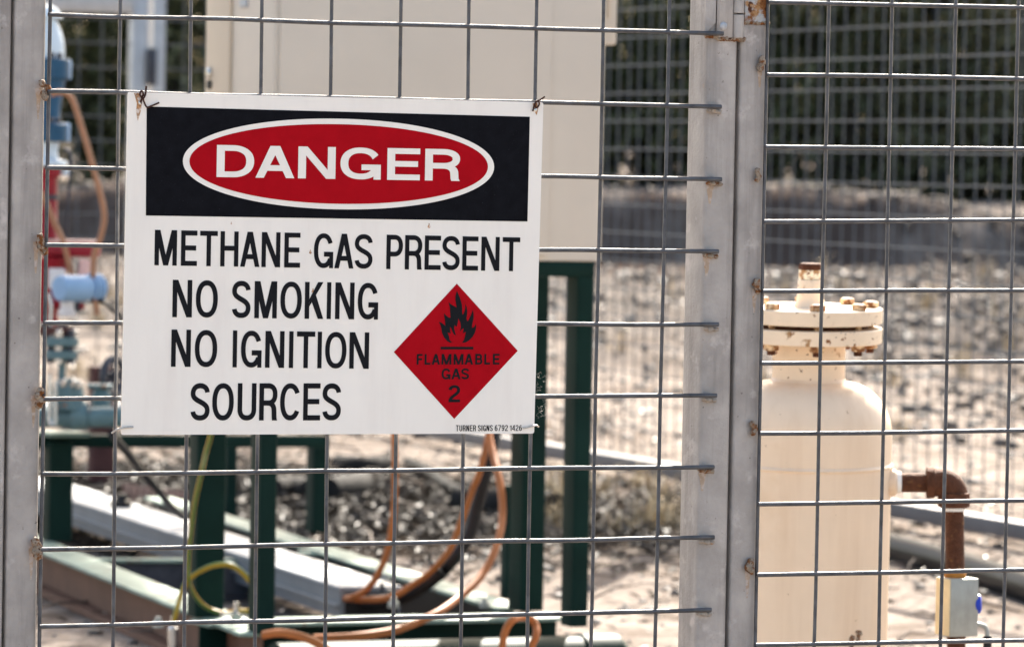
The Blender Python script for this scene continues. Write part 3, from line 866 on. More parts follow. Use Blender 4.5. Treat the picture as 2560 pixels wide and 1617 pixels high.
# base on the ground along the axis
base = vtop - vax * (vtop.z / vax.z)
base.z = gz(base)
ves = thing("gas_vessel", base, "cream painted upright steel gas vessel with a bolted flange on top", "vessel")
HT = (vtop - base).length
def vh(y): return HT - (y - 713) * PV                # height along the axis for a picture row
R_B = 200 * PV
prof = [(R_B * 1.0, .0), (R_B, vh(1096)), (R_B * 1.012, vh(1093)), (R_B * 1.024, vh(1090)), (R_B * 1.012, vh(1087)), (R_B, vh(1084)), (R_B, vh(1025))]
for k in range(1, 15):
    a = k / 14 * radians(80)
    rr = R_B * .47 + (R_B * .53) * cos(a)
    prof.append((rr, vh(1025) + (vh(900) - vh(1025)) * sin(a) / sin(radians(80))))
prof += [(91 * PV, vh(896)), (88 * PV, vh(893)), (86 * PV, vh(888))]
build("shell", MB().lathe(prof, base, vax, 72), m_vessel, ves, smooth=30)
build("neck", MB().lathe([(86 * PV, vh(888)), (85.5 * PV, vh(815)), (88 * PV, vh(806)), (90 * PV, vh(803))], base, vax, 56, cap=False), m_flange, ves)
FR = 171 * PV; bv = 2 * PV
def disc(y1, y0, r): return [(r - bv, vh(y1)), (r, vh(y1 - 2)), (r, vh(y0 + 2)), (r - bv, vh(y0))]
build("flange", MB().lathe(disc(803, 768, FR), base, vax, 72), m_flange, ves)
build("gasket", MB().lathe([(.80 * FR, vh(768)), (.80 * FR, vh(757))], base, vax, 48), m_dkrust, ves)
build("blind_flange", MB().lathe(disc(757, 722, FR), base, vax, 72), m_flange, ves)
vx_ = (Vector((RH.x, RH.y, 0)) - vax * Vector((RH.x, RH.y, 0)).dot(vax)).normalized()
vy_ = -vax.cross(vx_)                                 # towards the viewer
if vy_.dot(fw) > 0: vy_ = -vy_
for k in range(8):
    a = radians(4 + 45 * k)
    dirn = vx_ * sin(a) + vy_ * cos(a)
    c = base + dirn * (144 * PV)
    rot = rnd.uniform(0, 1)
    bo = MB()
    xv = vx_ * cos(rot) + vy_ * sin(rot)
    bo.lathe([(14 * PV, vh(818)), (18 * PV, vh(816)), (18 * PV, vh(803.4)), (8 * PV, vh(803.2)), (8 * PV, vh(721.8)), (18 * PV, vh(721.6)), (18.5 * PV, vh(719)), (18.5 * PV, vh(709)), (14 * PV, vh(706))], c, vax, 6, x=xv)
    b_ = build("bolt", bo, m_bolt, ves, smooth=20)
    build("stud_end", MB().lathe([(8.5 * PV, vh(828)), (10 * PV, vh(826)), (10 * PV, vh(815))], c, vax, 12), m_dkrust, b_)
build("boss", MB().lathe([(40 * PV, vh(722)), (38 * PV, vh(716)), (33 * PV, vh(708)), (31 * PV, vh(700)), (30 * PV, vh(660)), (28 * PV, vh(657))], base, vax, 36), m_flange, ves)
pg_ = build("plug", MB().lathe([(26 * PV, vh(657)), (28 * PV, vh(655)), (28.5 * PV, vh(634))], base, vax, 8, x=vx_), m_cap, ves, smooth=20)
build("plug_top", MB().lathe([(28.5 * PV, vh(634)), (28.5 * PV, vh(623)), (26 * PV, vh(619)), (10 * PV, vh(618))], base, vax, 8, x=vx_), m_dkrust, pg_, smooth=20)
# rust patch near the bottom
for (x, y) in ((1992, 1491), (2009, 1478)):
    mb = MB(); p = at_d(x, y, ZV)
    q = p - base; h_ = q.dot(vax); rad = q - vax * h_
    sx_ = rad.dot(vx_); sy_ = sqrt(max(0, R_B ** 2 - sx_ ** 2))
    for k in range(5):
        blob(mb, base + vax * (h_ + rnd.uniform(-.008, .008)) + vx_ * (sx_ + rnd.uniform(-.004, .004)) + vy_ * (sy_ - .0025), .0052, k + y, (1, .8, 1))
    build("rust_patch", mb, m_weld, ves, smooth=180)
# side outlet with rusty pipe, elbow and zinc valve box
def vp(x, y, off=0.): 
    return at_d(x, y, ZV - off)
build("outlet_nozzle", MB().lathe([(24 * PV, -.03), (32 * PV, 0.0), (32 * PV, 12 * PV), (27 * PV, 17 * PV)], vp(2092, 1134), RT, 24), m_vessel, ves)
pipe = thing("outlet_pipe", vp(2246, 1500), "rusty brown pipe with an elbow dropping from the cream vessel's outlet", "pipe")
build("pipe_run", MB().tube([vp(2108, 1134), vp(2184, 1134)], 23 * PV, 20), m_rustpipe, pipe)
build("thread_tape", MB().lathe([(24 * PV, 0), (27 * PV, 2 * PV), (26.5 * PV, 11 * PV), (24 * PV, 12 * PV)], vp(2107, 1134), RT, 20), m_tape, pipe)
build("thread_tape", MB().lathe([(24 * PV, 0), (29 * PV, 1 * PV), (28 * PV, 7 * PV), (24 * PV, 8 * PV)], vp(2187, 1135), RT, 20), m_tape, pipe)
el = MB()
el.lathe([(30 * PV, 0), (37 * PV, 1 * PV), (37 * PV, 17 * PV), (33 * PV, 22 * PV)], vp(2178, 1134), RT, 24)
arc = [vp(2196, 1134)] + [vp(2212 + 31 * sin(radians(k * 9)), 1134 + 31 - 31 * cos(radians(k * 9))) for k in range(11)] + [vp(2243, 1178)]
el.tube(arc, 33 * PV, 24)
el.lathe([(33 * PV, 0), (38 * PV, 2 * PV), (38 * PV, 32 * PV), (30 * PV, 36 * PV)], vp(2243, 1158), -UP, 24)
build("elbow", el, m_rustpipe, pipe)
build("thread_tape", MB().lathe([(24 * PV, 0), (27 * PV, 1 * PV), (26 * PV, 9 * PV), (23 * PV, 10 * PV)], vp(2243, 1192), -UP, 20), m_tape, pipe)
build("pipe_run", MB().tube([vp(2244, 1196), vp(2246, 1346)], 22.5 * PV, 20), m_rustpipe, pipe)
build("locknut", MB().lathe([(23 * PV, 0), (26 * PV, 3 * PV), (26 * PV, 13 * PV), (24 * PV, 14 * PV)], vp(2246, 1344), -UP, 20), m_rustorange, pipe)
low = vp(2250, 1500); lowg = Vector((low.x, low.y, gz(low)))
build("pipe_run", MB().tube([vp(2249, 1490), lowg], 22 * PV, 20), m_rustpipe, pipe)
vbox = thing("valve_box", vp(2250, 1495), "square zinc valve box with a blue knob on the rusty outlet pipe", "valve box")
cb = vp(2250, 1425); Zd = Vector((0, 0, 1))
bax = (RH * cos(radians(24)) + DH * -sin(radians(-24))).normalized()
bax2 = Zd.cross(bax)
hb = 68 * PV
bx_ = MB().box(cb, (37 * PV, 37 * PV, hb), (bax, bax2, Zd), bev=.0015)
build("housing", bx_, m_zinc, vbox)
sidep = cb - bax * (37.6 * PV)
build("side_cover", MB().box(sidep, (.6 * PV, 34 * PV, hb * .97), (bax, bax2, Zd)), m_creambox, vbox)
build("knob", MB().lathe([(22 * PV, 0), (24 * PV, 3 * PV), (23 * PV, 12 * PV), (16 * PV, 16 * PV)], vp(2292, 1419), RT, 20), m_blueknob, vbox)
build("lever", MB().tube(catmull([vp(2292, 1466), vp(2308, 1469), vp(2319, 1477), vp(2322, 1496)], 5), 6 * PV, 8), m_zinc, vbox)
build("lever_grip", MB().tube([vp(2322, 1494), vp(2322, 1530)], 10 * PV, 10), m_hose, vbox)

# ------------------------------------------------------------------ skid frame on the ground
SZ = .12
skid = thing("skid_base", (1.75, 3.7, 0), "low green steel skid frame with top flanges painted pale as if sunlit on the ground", "skid")
def ibeam(p0, p1, wd, z, nm, web_mat, top_mat, th=.009, wside=0):
    p0 = Vector((p0[0], p0[1], z)); p1 = Vector((p1[0], p1[1], z))
    d = (p1 - p0).normalized(); sd = d.cross(Vector((0, 0, 1)))
    b = build(nm, MB().bar(p0 - Vector((0, 0, th / 2)), p1 - Vector((0, 0, th / 2)), wd, th, bev=.002), top_mat, skid)
    mb = MB().bar(p0 + sd * wside - Vector((0, 0, th + (z - .02 - th) / 2)), p1 + sd * wside - Vector((0, 0, th + (z - .02 - th) / 2)), .008, z - .02 - th)
    mb.bar(Vector((p0.x, p0.y, .012)), Vector((p1.x, p1.y, .012)), wd, .014)
    build("web", mb, web_mat, b)
    return b
La = at_z(103, 1299, SZ); Lb = at_z(460, 1445, SZ)
ld = (Lb - La).normalized(); ls = Vector((-ld.y, ld.x, 0))
if ls.x < 0: ls = -ls
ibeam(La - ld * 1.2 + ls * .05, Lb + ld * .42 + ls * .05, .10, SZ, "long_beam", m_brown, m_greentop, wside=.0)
Ra = at_z(790, 1298, SZ); Rb = at_z(1205, 1427, SZ)
rd = (Rb - Ra).normalized()
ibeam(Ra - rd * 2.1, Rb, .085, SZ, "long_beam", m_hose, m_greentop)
ca = at_z(430, 1452, SZ); cb_ = at_z(1225, 1436, SZ)
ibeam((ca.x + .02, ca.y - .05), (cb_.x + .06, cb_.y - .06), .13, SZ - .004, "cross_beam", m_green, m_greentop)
cc = at_z(230, 1311, SZ - .004); cd_ = at_z(430, 1316, SZ - .004)
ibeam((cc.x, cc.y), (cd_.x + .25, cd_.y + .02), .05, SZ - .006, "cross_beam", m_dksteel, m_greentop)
c1 = at_z(700, 1295, SZ - .004); c2 = at_z(830, 1297, SZ - .004)
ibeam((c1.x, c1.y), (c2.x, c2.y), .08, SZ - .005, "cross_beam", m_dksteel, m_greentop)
tubeL = at_z(600, 1500, .115); tubeR = at_z(1395, 1492, .115)
ty = (tubeL.y + tubeR.y) / 2
tb = MB()
tb.tube([(tubeL.x, ty - .075, .042), (tubeR.x - .02, ty - .075, .042)], .075, 32)
build("end_tube", tb, m_green, skid)
tb = MB()
tb.lathe([(.045, 0), (.068, .004), (.080, .018), (.080, .10), (.077, .102)], (tubeR.x + .055, ty - .075, .042), (-1, 0, 0), 32)
build("end_cap", tb, m_green, skid)

pu = at_z(1199, 1386, SZ)
build("upright", shs(MB(), pu.x - .018, pu.x + .018, pu.y - .02, pu.y + .02, .10, at_y(1199, 1140, pu.y).z, .004), m_green, skid)

# cable tray on the skid
Ta = at_z(170, 1183, SZ); Tc = at_z(800, 1388, SZ); Td = at_z(935, 1386, SZ)
td = (Tc - Ta).normalized(); tsd = Vector((-td.y, td.x, 0))
if tsd.x < 0: tsd = -tsd
tw = .15
tray = thing("cable_tray", (Tc.x, Tc.y, .03), "long pale zinc lidded cable tray running along the skid under the cabinet", "cable tray")
t0_ = Ta - td * 1.0 + tsd * tw / 2; t1_ = Tc + tsd * tw / 2
build("lid", MB().bar(t0_ + Vector((0, 0, .006)), t1_ + Vector((0, 0, .006)), tw + .006, .008, bev=.002), m_tray, tray)
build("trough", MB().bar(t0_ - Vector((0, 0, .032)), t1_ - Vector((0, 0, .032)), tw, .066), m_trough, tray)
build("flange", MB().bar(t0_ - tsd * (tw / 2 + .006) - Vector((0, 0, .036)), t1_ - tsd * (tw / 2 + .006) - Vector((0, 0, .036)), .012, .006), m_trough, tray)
ie = Tc + tsd * tw / 2 - Vector((0, 0, .031))
build("end_shade_plate", MB().box(ie + td * -.0 + (-td if td.y > 0 else td) * .0 + (Tc - Ta).normalized() * .0016, (tw / 2 - .012, .0015, .026), (tsd, td, Vector((0, 0, 1)))), m_hose, tray)  # black plate painting the dark inside of the open tray end
gl_ = at_z(285, 1192, SZ + .01)
gb = MB().lathe([(.024, 0), (.03, .004), (.03, .02), (.018, .024), (.016, .04)], (gl_.x, gl_.y, SZ + .008), n=16)
build("gland", gb, m_hose, tray)

# ------------------------------------------------------------------ cabinet and its stand
CY = 3.88
stand = thing("cabinet_stand", (2.1, 4.0, SZ), "dark green square-tube stand under the beige cabinet", "stand")
def leg(x, y, z0, z1, wx, wy, mat=m_green, parent=stand):
    return build("leg", shs(MB(), x - wx / 2, x + wx / 2, y - wy / 2, y + wy / 2, z0, z1, .006), mat, parent)
zc0 = at_y(1400, 615, CY).z                            # underside of the cabinet
zb1 = at_y(1400, 652, CY).z
F0, F1 = at_y(1356, 1480, CY).x, at_y(1395, 1480, CY).x
xF = (at_y(1376, 900, CY).x)
wL = pxm(11.4) * 38 / cos(YAW)
xC = at_y(631, 1300, CY).x
leg(xF, CY + .035, .118, zb1, wL, .065)
leg(xC, CY + .035, .118, zb1, wL, .065)
pE = at_z(1257, 1436, SZ); pB = at_z(498, 1452, SZ)
yE = 4.26
leg(at_y(1252, 1250, yE).x, yE + .03, SZ, zb1, .058, .075)
leg(at_y(497, 1250, yE).x, yE + .03, SZ, zb1, .068, .06)
bm_ = MB()
xa_, xb_ = xC - wL / 2, xF + wL / 2
bm_.bar((xa_, CY + .035, (zb1 + zc0) / 2), (xb_, CY + .035, (zb1 + zc0) / 2), .065, zc0 - zb1, bev=.003)
build("cross_rail", bm_, m_green, stand)
bm_ = MB().bar((xb_ - .03, CY + .068, (zb1 + zc0) / 2), (xb_ - .03, yE - .01, (zb1 + zc0) / 2), .05, zc0 - zb1)
build("cross_rail", bm_, m_green, stand)
cab = thing("equipment_cabinet", (2.1, 4.05, zc0), "beige steel equipment cabinet standing on green legs behind the sign", "cabinet")
cx0, cx1 = at_y(640, 300, CY).x, at_y(1420, 300, CY).x
cyb = at_x(487, 200, cx0).y
ctop = 1.95
bd = MB().box(((cx0 + cx1) / 2, (CY + cyb) / 2, (zc0 + ctop) / 2), ((cx1 - cx0) / 2, (cyb - CY) / 2, (ctop - zc0) / 2), bev=.004)
build("body", bd, m_cab, cab)
xd = at_y(1290, 300, CY).x
dr = MB().box(((cx0 + .012 + xd) / 2, CY - .006, (zc0 + .012 + ctop - .01) / 2), ((xd - cx0 - .012) / 2, .0055, (ctop - zc0 - .022) / 2), bev=.004)
door = build("door", dr, m_cab, cab)
y1_, y2_ = at_x(545, 200, cx0).y, at_x(585, 200, cx0).y
sdp = MB().box((cx0 - .004, (y1_ + cyb) / 2 - .004, (zc0 + ctop) / 2), (.004, (cyb - y1_) / 2 - .004, (ctop - zc0) / 2 - .006), bev=.002)
sdo = build("side_door", sdp, m_cabside, cab)
lk = at_x(503, 172, cx0); 
lkm = MB().lathe([(.012, 0), (.012, .006), (.008, .010)], (cx0 - .008, lk.y, lk.z), (-1, 0, 0), 16)
lko = build("lock", lkm, m_steel, sdo)
build("keyhole", MB().lathe([(.011, 0), (.009, .006)], (cx0 - .008, lk.y, lk.z - .026), (-1, 0, 0), 14), m_hose, lko)
vb = at_x(575, 10, cx0)
build("vent", MB().box((cx0 - .002, vb.y, vb.z), (.003, .022, .008), bev=.002), m_tray, cab)
# upright lip at the right edge
h0 = at_y(1440, 105, CY); 
hx0, hx1 = cx1 + .003, cx1 + .052
hd = MB().box(((hx0 + hx1) / 2, CY + .10, (h0.z + 2.0) / 2), ((hx1 - hx0) / 2, .05, (2.0 - h0.z) / 2), bev=.006)
hdo = build("rain_hood", hd, m_cab, cab)
build("hood_seam", MB().box((hx0 + .026, CY + .049, (h0.z + 2.0) / 2 + .03), (.004, .003, (2.0 - h0.z) / 2 - .03)), m_cabside, hdo)
build("roof", MB().box(((cx0 + cx1) / 2, (CY + cyb) / 2, ctop + .015), ((cx1 - cx0) / 2 + .06, (cyb - CY) / 2 + .05, .014), bev=.004), m_cab, cab)

# ------------------------------------------------------------------ low bench carrying the valves
bench = thing("pipe_bench", (2.5, 6.6, 0), "low dark green steel bench carrying the teal valves", "bench")
def bleg(x, y, Y, wpx, y_top, nm="leg"):
    P = at_y(x, y, Y); d = depth_of(P); zt = at_y(x, y_top, Y).z
    wx = pxm(d) * wpx
    z0 = SZ if Y < 6.9 else gz(P)
    return build(nm, shs(MB(), P.x - wx / 2, P.x + wx / 2, Y - .03, Y + .03, z0, zt, .005), m_green, bench)
bleg(136, 1150, 6.45, 58, 1040)
bleg(745, 1150, 6.62, 36, 1045)
bleg(538, 1120, 7.75, 26, 1045)
a_ = at_y(60, 1036, 6.5); b2_ = at_y(766, 1036, 6.5)
build("top_rail", MB().bar(a_, b2_, .06, pxm(13.6) * 30, bev=.004), m_green, bench)
p_ = at_y(153, 1031, 6.42)
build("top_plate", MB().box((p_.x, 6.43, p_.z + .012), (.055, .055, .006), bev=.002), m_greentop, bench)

# ------------------------------------------------------------------ blue and red well assembly at the left
ZW = 13.5; PW = pxm(ZW)
def wp(x, y, off=0.): return at_d(x, y, ZW + off)
wtop = wp(105, 20); 
well = thing("wellhead_stack", wp(105, 1020), "tall blue and red pressure regulator stack above the teal valve", "regulator")
def wl_(name, prof, mat, n=28, ax=105, parent=None, smooth=35):
    """prof: (picture radius, picture row)"""
    o0 = wp(ax, prof[0][1])
    mb = MB().lathe([(r * PW, (prof[0][1] - y) * PW) for r, y in prof], o0, (0, 0, 1), n)
    return build(name, mb, mat, parent or well, smooth=smooth)
wl_("dome_cap", [(42, 44), (44, 41), (40, 34), (35, 27), (27, 18), (16, 13), (5, 11)], m_bluewhite)
wl_("bonnet", [(47, 137), (47, 118), (45, 100), (40, 80), (32, 60), (26, 45)], m_bluewhite)
wl_("upper_flange", [(56, 187), (60, 184), (60, 141), (57, 138)], m_blue)
lug = MB()
lug.lathe([(14 * PW, 0), (14 * PW, 40 * PW), (11 * PW, 46 * PW)], wp(154, 186), (0, 0, 1), 14)
build("lug", lug, m_ltblue, well)
wl_("spool", [(38, 290), (36, 270), (39, 240), (44, 210), (48, 188)], m_blue)
wl_("lower_flange", [(52, 333), (56, 330), (56, 293), (52, 289)], m_blue)
lug = MB()
lug.lathe([(13 * PW, 0), (13 * PW, 38 * PW), (10 * PW, 44 * PW)], wp(152, 333), (0, 0, 1), 14)
build("lug", lug, m_ltblue, well)
wl_("adaptor", [(52, 390), (54, 387), (52, 378), (34, 374), (30, 360), (34, 334)], m_bluewhite)
wl_("barrel", [(34, 560), (30, 548), (28, 420), (36, 412), (36, 396)], m_redp)
nb = MB().lathe([(9 * PW, 0), (11 * PW, 4 * PW), (11 * PW, 14 * PW), (7 * PW, 18 * PW)], wp(152, 414), (0, 0, 1), 12)
build("fitting", nb, m_bluewhite, well)
bk = MB().box(wp(168, 588), (66 * PW, .05, 16 * PW), (RH, DH, Vector((0, 0, 1))), bev=.01)
brk = build("shoulder", bk, m_redp, well)
build("shoulder_plate", MB().box(wp(170, 568), (62 * PW, .045, 4 * PW), (RH, DH, Vector((0, 0, 1))), bev=.004), m_redpale, brk)
wl_("lower_barrel", [(36, 776), (34, 765), (30, 740), (40, 660), (62, 604)], m_redp)
build("nameplate", MB().box(wp(133, 655, -.09), (19 * PW, .006, 24 * PW), (RH, DH, Vector((0, 0, 1))), bev=.003), m_label, well)
build("stay", MB().bar(wp(200, 610, -.06), wp(190, 690, -.06), .028, .02, up=(0, 1, 0), bev=.004), m_redpale, well)
for (x, yb_, h_) in ((122, 136, 10), (140, 137, 9), (120, 288, 9), (138, 289, 8)):
    build("flange_nut", MB().lathe([(6 * PW, 0), (7 * PW, 2 * PW), (7 * PW, h_ * PW), (4 * PW, (h_ + 3) * PW)], wp(x, yb_, -.09), (0, 0, 1), 6), m_dksteel, well, smooth=20)
build("band", MB().lathe([(31 * PW, 0), (33 * PW, 1 * PW), (33 * PW, 12 * PW), (31 * PW, 13 * PW)], wp(105, 470), (0, 0, 1), 24), m_dksteel, well)
build("branch", MB().tube([wp(118, 712, -.05), wp(196, 716, -.02)], 13 * PW, 14), m_redp, well)
build("branch_nut", MB().tube([wp(168, 715, -.03), wp(184, 716, -.025)], 19 * PW, 6), m_dksteel, well, smooth=20)
build("lower_flange", MB().lathe([(44 * PW, 0), (46 * PW, 1 * PW), (46 * PW, 17 * PW), (44 * PW, 18 * PW)], wp(126, 786, -.08), (0, 0, 1), 26), m_maroon, well)
for k in range(6):
    a = radians(15 + 60 * k); c = wp(126, 792, -.08) + (RH * cos(a) + DH * sin(a)) * (36 * PW)
    build("flange_nut", MB().lathe([(7 * PW, 0), (7 * PW, 30 * PW), (4 * PW, 33 * PW)], c, (0, 0, 1), 6), m_dksteel if k % 3 else m_steel, well, smooth=20)
build("tubing", MB().tube(catmull([wp(150, 352, -.05), wp(163, 356, -.05), wp(168, 380, -.05), wp(164, 430, -.05), wp(158, 520, -.04), wp(160, 560, -.03)], 5), 4 * PW, 8), m_dksteel, well)
build("tubing", MB().tube(catmull([wp(113, 690, -.12), wp(120, 720, -.12), wp(118, 765, -.12), wp(124, 800, -.12)], 5), 4 * PW, 8), m_steel, well)
trm = thing("pressure_transmitter", wp(150, 745), "pale blue cylindrical transmitter housing in front of the red valve body", "transmitter")
tax = (RH * .74 + DH * .67).normalized()
tc0 = wp(146, 678, -.25)
build("housing", MB().lathe([(30 * PW, 0), (31 * PW, .004), (31 * PW, .075), (29 * PW, .083), (27 * PW, .087)], tc0, tax, 32), m_ltblue, trm)
build("front_cover", MB().lathe([(20 * PW, -.012), (28 * PW, -.010), (30.5 * PW, -.002), (30.5 * PW, .0)], tc0, tax, 32), m_ltblue, trm)
ribs = MB()
for k in range(3): ribs.lathe([(33 * PW, 0), (35 * PW, .001), (35 * PW, .006), (33 * PW, .007)], tc0 + tax * (.089 + .011 * k), tax, 28)
ribs.lathe([(31 * PW, 0), (31 * PW, .035)], tc0 + tax * .087, tax, 28)
build("rear_cover", ribs, m_ltblue, trm)
build("neck", MB().lathe([(20 * PW, 0), (22 * PW, .01), (16 * PW, .02), (16 * PW, .05)], wp(158, 745, -.22), (0, 0, 1), 18), m_label, trm)
build("cable_gland", MB().tube([wp(192, 705, -.2), wp(212, 708, -.2)], 9 * PW, 12), m_steel, trm)
o = build("signal_cable", MB().tube(catmull([wp(206, 705, -.2), wp(228, 706, -.2), wp(246, 712, -.2), wp(266, 728, -.2), wp(285, 748, -.2), wp(300, 800, -.2), wp(310, 900, -.2)], 5), 5.5 * PW, 8), m_hose, loc=wp(206, 705))
tag(o, "short black cable arching from the blue transmitter towards the sign", "cable")

valve = thing("teal_valve", wp(145, 1010, -.1), "pale teal flanged valve with a hand wheel on the low green bench", "valve")
def vl(name, prof, mat, ax=145, n=24, off=-.1):
    o0 = wp(ax, prof[0][1], off)
    return build(name, MB().lathe([(r * PW, (prof[0][1] - y) * PW) for r, y in prof], o0, (0, 0, 1), n), mat, valve)
vl("flange", [(38, 813), (40, 811), (40, 795), (38, 793)], m_teal)
vl("flange", [(38, 843), (40, 841), (40, 826), (38, 824)], m_teal)
vl("spacer", [(15, 824), (15, 810)], m_teal)
for k in range(6):
    a = radians(20 + 60 * k); c = wp(145, 850, -.1) + (RH * cos(a) + DH * sin(a)) * (29 * PW)
    build("bolt", MB().lathe([(9 * PW, -4 * PW), (9 * PW, 9 * PW), (5 * PW, 9 * PW), (5 * PW, 27 * PW), (8 * PW, 27 * PW), (8 * PW, 38 * PW), (5 * PW, 38 * PW), (5 * PW, 58 * PW), (9 * PW, 58 * PW), (9 * PW, 72 * PW), (6 * PW, 75 * PW)], c, (0, 0, 1), 8), m_dksteel if k % 2 else m_steel, valve)
vl("stem", [(9, 895), (9, 840)], m_teal)
vl("yoke", [(40, 962), (38, 935), (34, 905), (22, 893), (12, 889)], m_teal, ax=160)
for dx in (-10, 12, 26):
    build("bolt", MB().lathe([(6 * PW, 0), (7 * PW, 4 * PW), (7 * PW, 14 * PW), (3 * PW, 18 * PW)], wp(160 + dx, 905 + abs(dx) * .3, -.14), (0, 0, 1), 8), m_steel, valve)
build("pipe_run", MB().tube([wp(60, 982, -.1), wp(330, 980, -.1)], 24 * PW, 24), m_teal, valve)
build("pipe_collar", MB().tube([wp(168, 978, -.1), wp(206, 978, -.1)], 33 * PW, 24), m_teal, valve)
build("impulse_tube", MB().tube(catmull([wp(116, 880, -.16), wp(117, 930, -.16), wp(116, 985, -.16), wp(122, 1000, -.16)], 4), 5 * PW, 10), m_steel, valve)
build("impulse_tube", MB().tube(catmull([wp(131, 895, -.16), wp(130, 950, -.16), wp(130, 1000, -.16)], 4), 4.5 * PW, 10), m_steel, valve)
whl = MB(); wc = wp(266, 884, .1); wax = (RH * .86 - DH * .5).normalized()
wu = Vector((0, 0, 1)); wv = wax.cross(wu)
whl.tube([wc + (wu * cos(2 * pi * k / 28) + wv * sin(2 * pi * k / 28)) * (42 * PW) for k in range(29)], 9 * PW, 10)
for k in range(5):
    a = 2 * pi * k / 5; whl.tube([wc, wc + (wu * cos(a) + wv * sin(a)) * (42 * PW)], 4 * PW, 8)
whl.lathe([(10 * PW, -12 * PW), (12 * PW, 0), (10 * PW, 12 * PW)], wc, wax, 14)
build("hand_wheel", whl, m_dksteel, valve)
build("bonnet_flange", MB().lathe([(30 * PW, 0), (32 * PW, 2 * PW), (32 * PW, 8 * PW), (28 * PW, 10 * PW)], wp(236, 912, 0), (0, 0, 1), 20), m_teal, valve)
build("side_body", MB().lathe([(22 * PW, 0), (24 * PW, 30 * PW), (16 * PW, 48 * PW)], wp(238, 962, 0), (0, 0, 1), 20), m_teal, valve)

# ------------------------------------------------------------------ cables and conduits
def cable(name, pts, r, mat, label, cat, group=None, n=10):
    P = [at_d(x, y, Z) for x, y, Z in pts]
    o = build(name, MB().tube(catmull(P, 6), r, n), mat, loc=P[0], smooth=60)
    if name == "earth_wire":
        o.data.materials.append(m_earthgreen)
        for i, f in enumerate(o.data.polygons): f.material_index = 1 if (i % n) in ((5, 6, 7, 8, 9) if mat is m_earth else (8, 9)) else 0
    tag(o, label, cat, group); return o
OG = "orange conduits on the skid"
cable("orange_conduit", [(921, 625, 12.05), (924, 800, 12.05), (927, 1010, 12.05), (929, 1110, 12.05), (926, 1200, 12.05), (912, 1290, 12.05), (888, 1350, 12.05), (862, 1385, 12.05), (828, 1404, 12.05), (805, 1408, 12.2)], .0078, m_orange, "thin orange conduit hanging straight below the sign and curving left into the tray end", "conduit", OG)
cable("orange_conduit", [(1150, 640, 12.0), (1155, 900, 12.0), (1150, 1010, 11.95), (1128, 1108, 11.9), (1112, 1149, 11.9), (1094, 1200, 11.9), (1075, 1252, 11.9), (1058, 1292, 11.9), (1031, 1325, 11.9), (1003, 1352, 11.95), (965, 1378, 12.0), (933, 1398, 12.0), (903, 1407, 12.0), (857, 1409, 12.05), (815, 1406, 12.1)], .0078, m_orange, "orange conduit strapped along the thick black hose into the tray end", "conduit", OG)
cable("black_hose", [(1172, 640, 12.1), (1172, 900, 12.1), (1165, 1010, 12.0), (1146, 1100, 11.95), (1122, 1190, 11.95), (1103, 1260, 11.95), (1066, 1315, 11.95), (1032, 1350, 12.0), (985, 1384, 12.05), (945, 1406, 12.1), (915, 1412, 12.1), (860, 1414, 12.15), (820, 1410, 12.2)], .0155, m_hose, "thick black hose curving down from the cabinet to the tray end", "hose")
for (x, y, Z, ax_) in ((1030, 1340, 11.95, (.75, .66)), (918, 1409, 12.05, (1, .08))):
    c = at_d(x, y, Z); dirn = (RT * ax_[0] + UP * ax_[1]).normalized()
    o = build("cable_tie", MB().lathe([(.024, -.006), (.0265, -.005), (.0265, .005), (.024, .006)], c, dirn, 18).box(c + UP * .03 - RT * .02, (.004, .003, .010), (RT, fw, UP)), m_hose, loc=c)
    tag(o, "black cable tie strapping the orange conduit to the thick hose, " + ("halfway down the curve" if x > 1000 else "near the tray end"), "cable tie", "cable ties on the hose")
for (x, y) in ((905, 1368), (925, 1424), (372, 1470), (1140, 1424), (600, 1452)):
    p = at_z(x, y, SZ)
    build("bolt", MB().lathe([(.013, -.004), (.013, .008), (.011, .010), (.007, .010), (.007, .019), (.005, .020)], (p.x, p.y, SZ), n=6), m_zinc, skid, smooth=20)
cable("orange_conduit", [(1135, 640, 11.9), (1140, 900, 11.9), (1149, 1018, 11.8), (1160, 1070, 11.75), (1171, 1112, 11.7), (1180, 1165, 11.65), (1181, 1216, 11.6), (1175, 1256, 11.55), (1161, 1300, 11.5), (1137, 1346, 11.45), (1107, 1381, 11.4), (1073, 1409, 11.35), (1032, 1438, 11.25), (978, 1463, 11.2), (924, 1482, 11.15), (830, 1496, 11.1), (740, 1500, 11.15)], .0088, m_orange, "bright orange conduit bowing right, outermost of the curves below the sign's lower right corner", "conduit", OG)
cable("orange_conduit", [(1178, 1560, 10.55), (1182, 1510, 10.55), (1190, 1478, 10.55), (1205, 1457, 10.55), (1226, 1450, 10.6), (1246, 1453, 10.62), (1260, 1470, 10.62), (1260, 1495, 10.6), (1250, 1516, 10.6), (1236, 1550, 10.6)], .0078, m_orange, "small open loop of pale orange conduit above the green end tube", "conduit", OG)
cable("orange_conduit", [(620, 1492, 10.7), (650, 1487, 10.68), (680, 1489, 10.66), (720, 1500, 10.64), (755, 1517, 10.62), (800, 1545, 10.6)], .0088, m_orange, "orange conduit arching over the left end of the green end tube", "conduit", OG)
LG = "copper-coloured cables by the regulator"
cable("copper_cable", [(120, 222, 13.3), (143, 218, 13.3), (165, 227, 13.3), (180, 262, 13.3), (200, 327, 13.3), (217, 387, 13.3), (233, 445, 13.3), (243, 490, 13.3), (244, 522, 13.3), (235, 562, 13.3), (222, 595, 13.3), (219, 640, 13.3), (223, 690, 13.3), (228, 740, 13.3)], .0078, m_copper, "long brown-orange cable looping out from the blue regulator", "cable", LG)
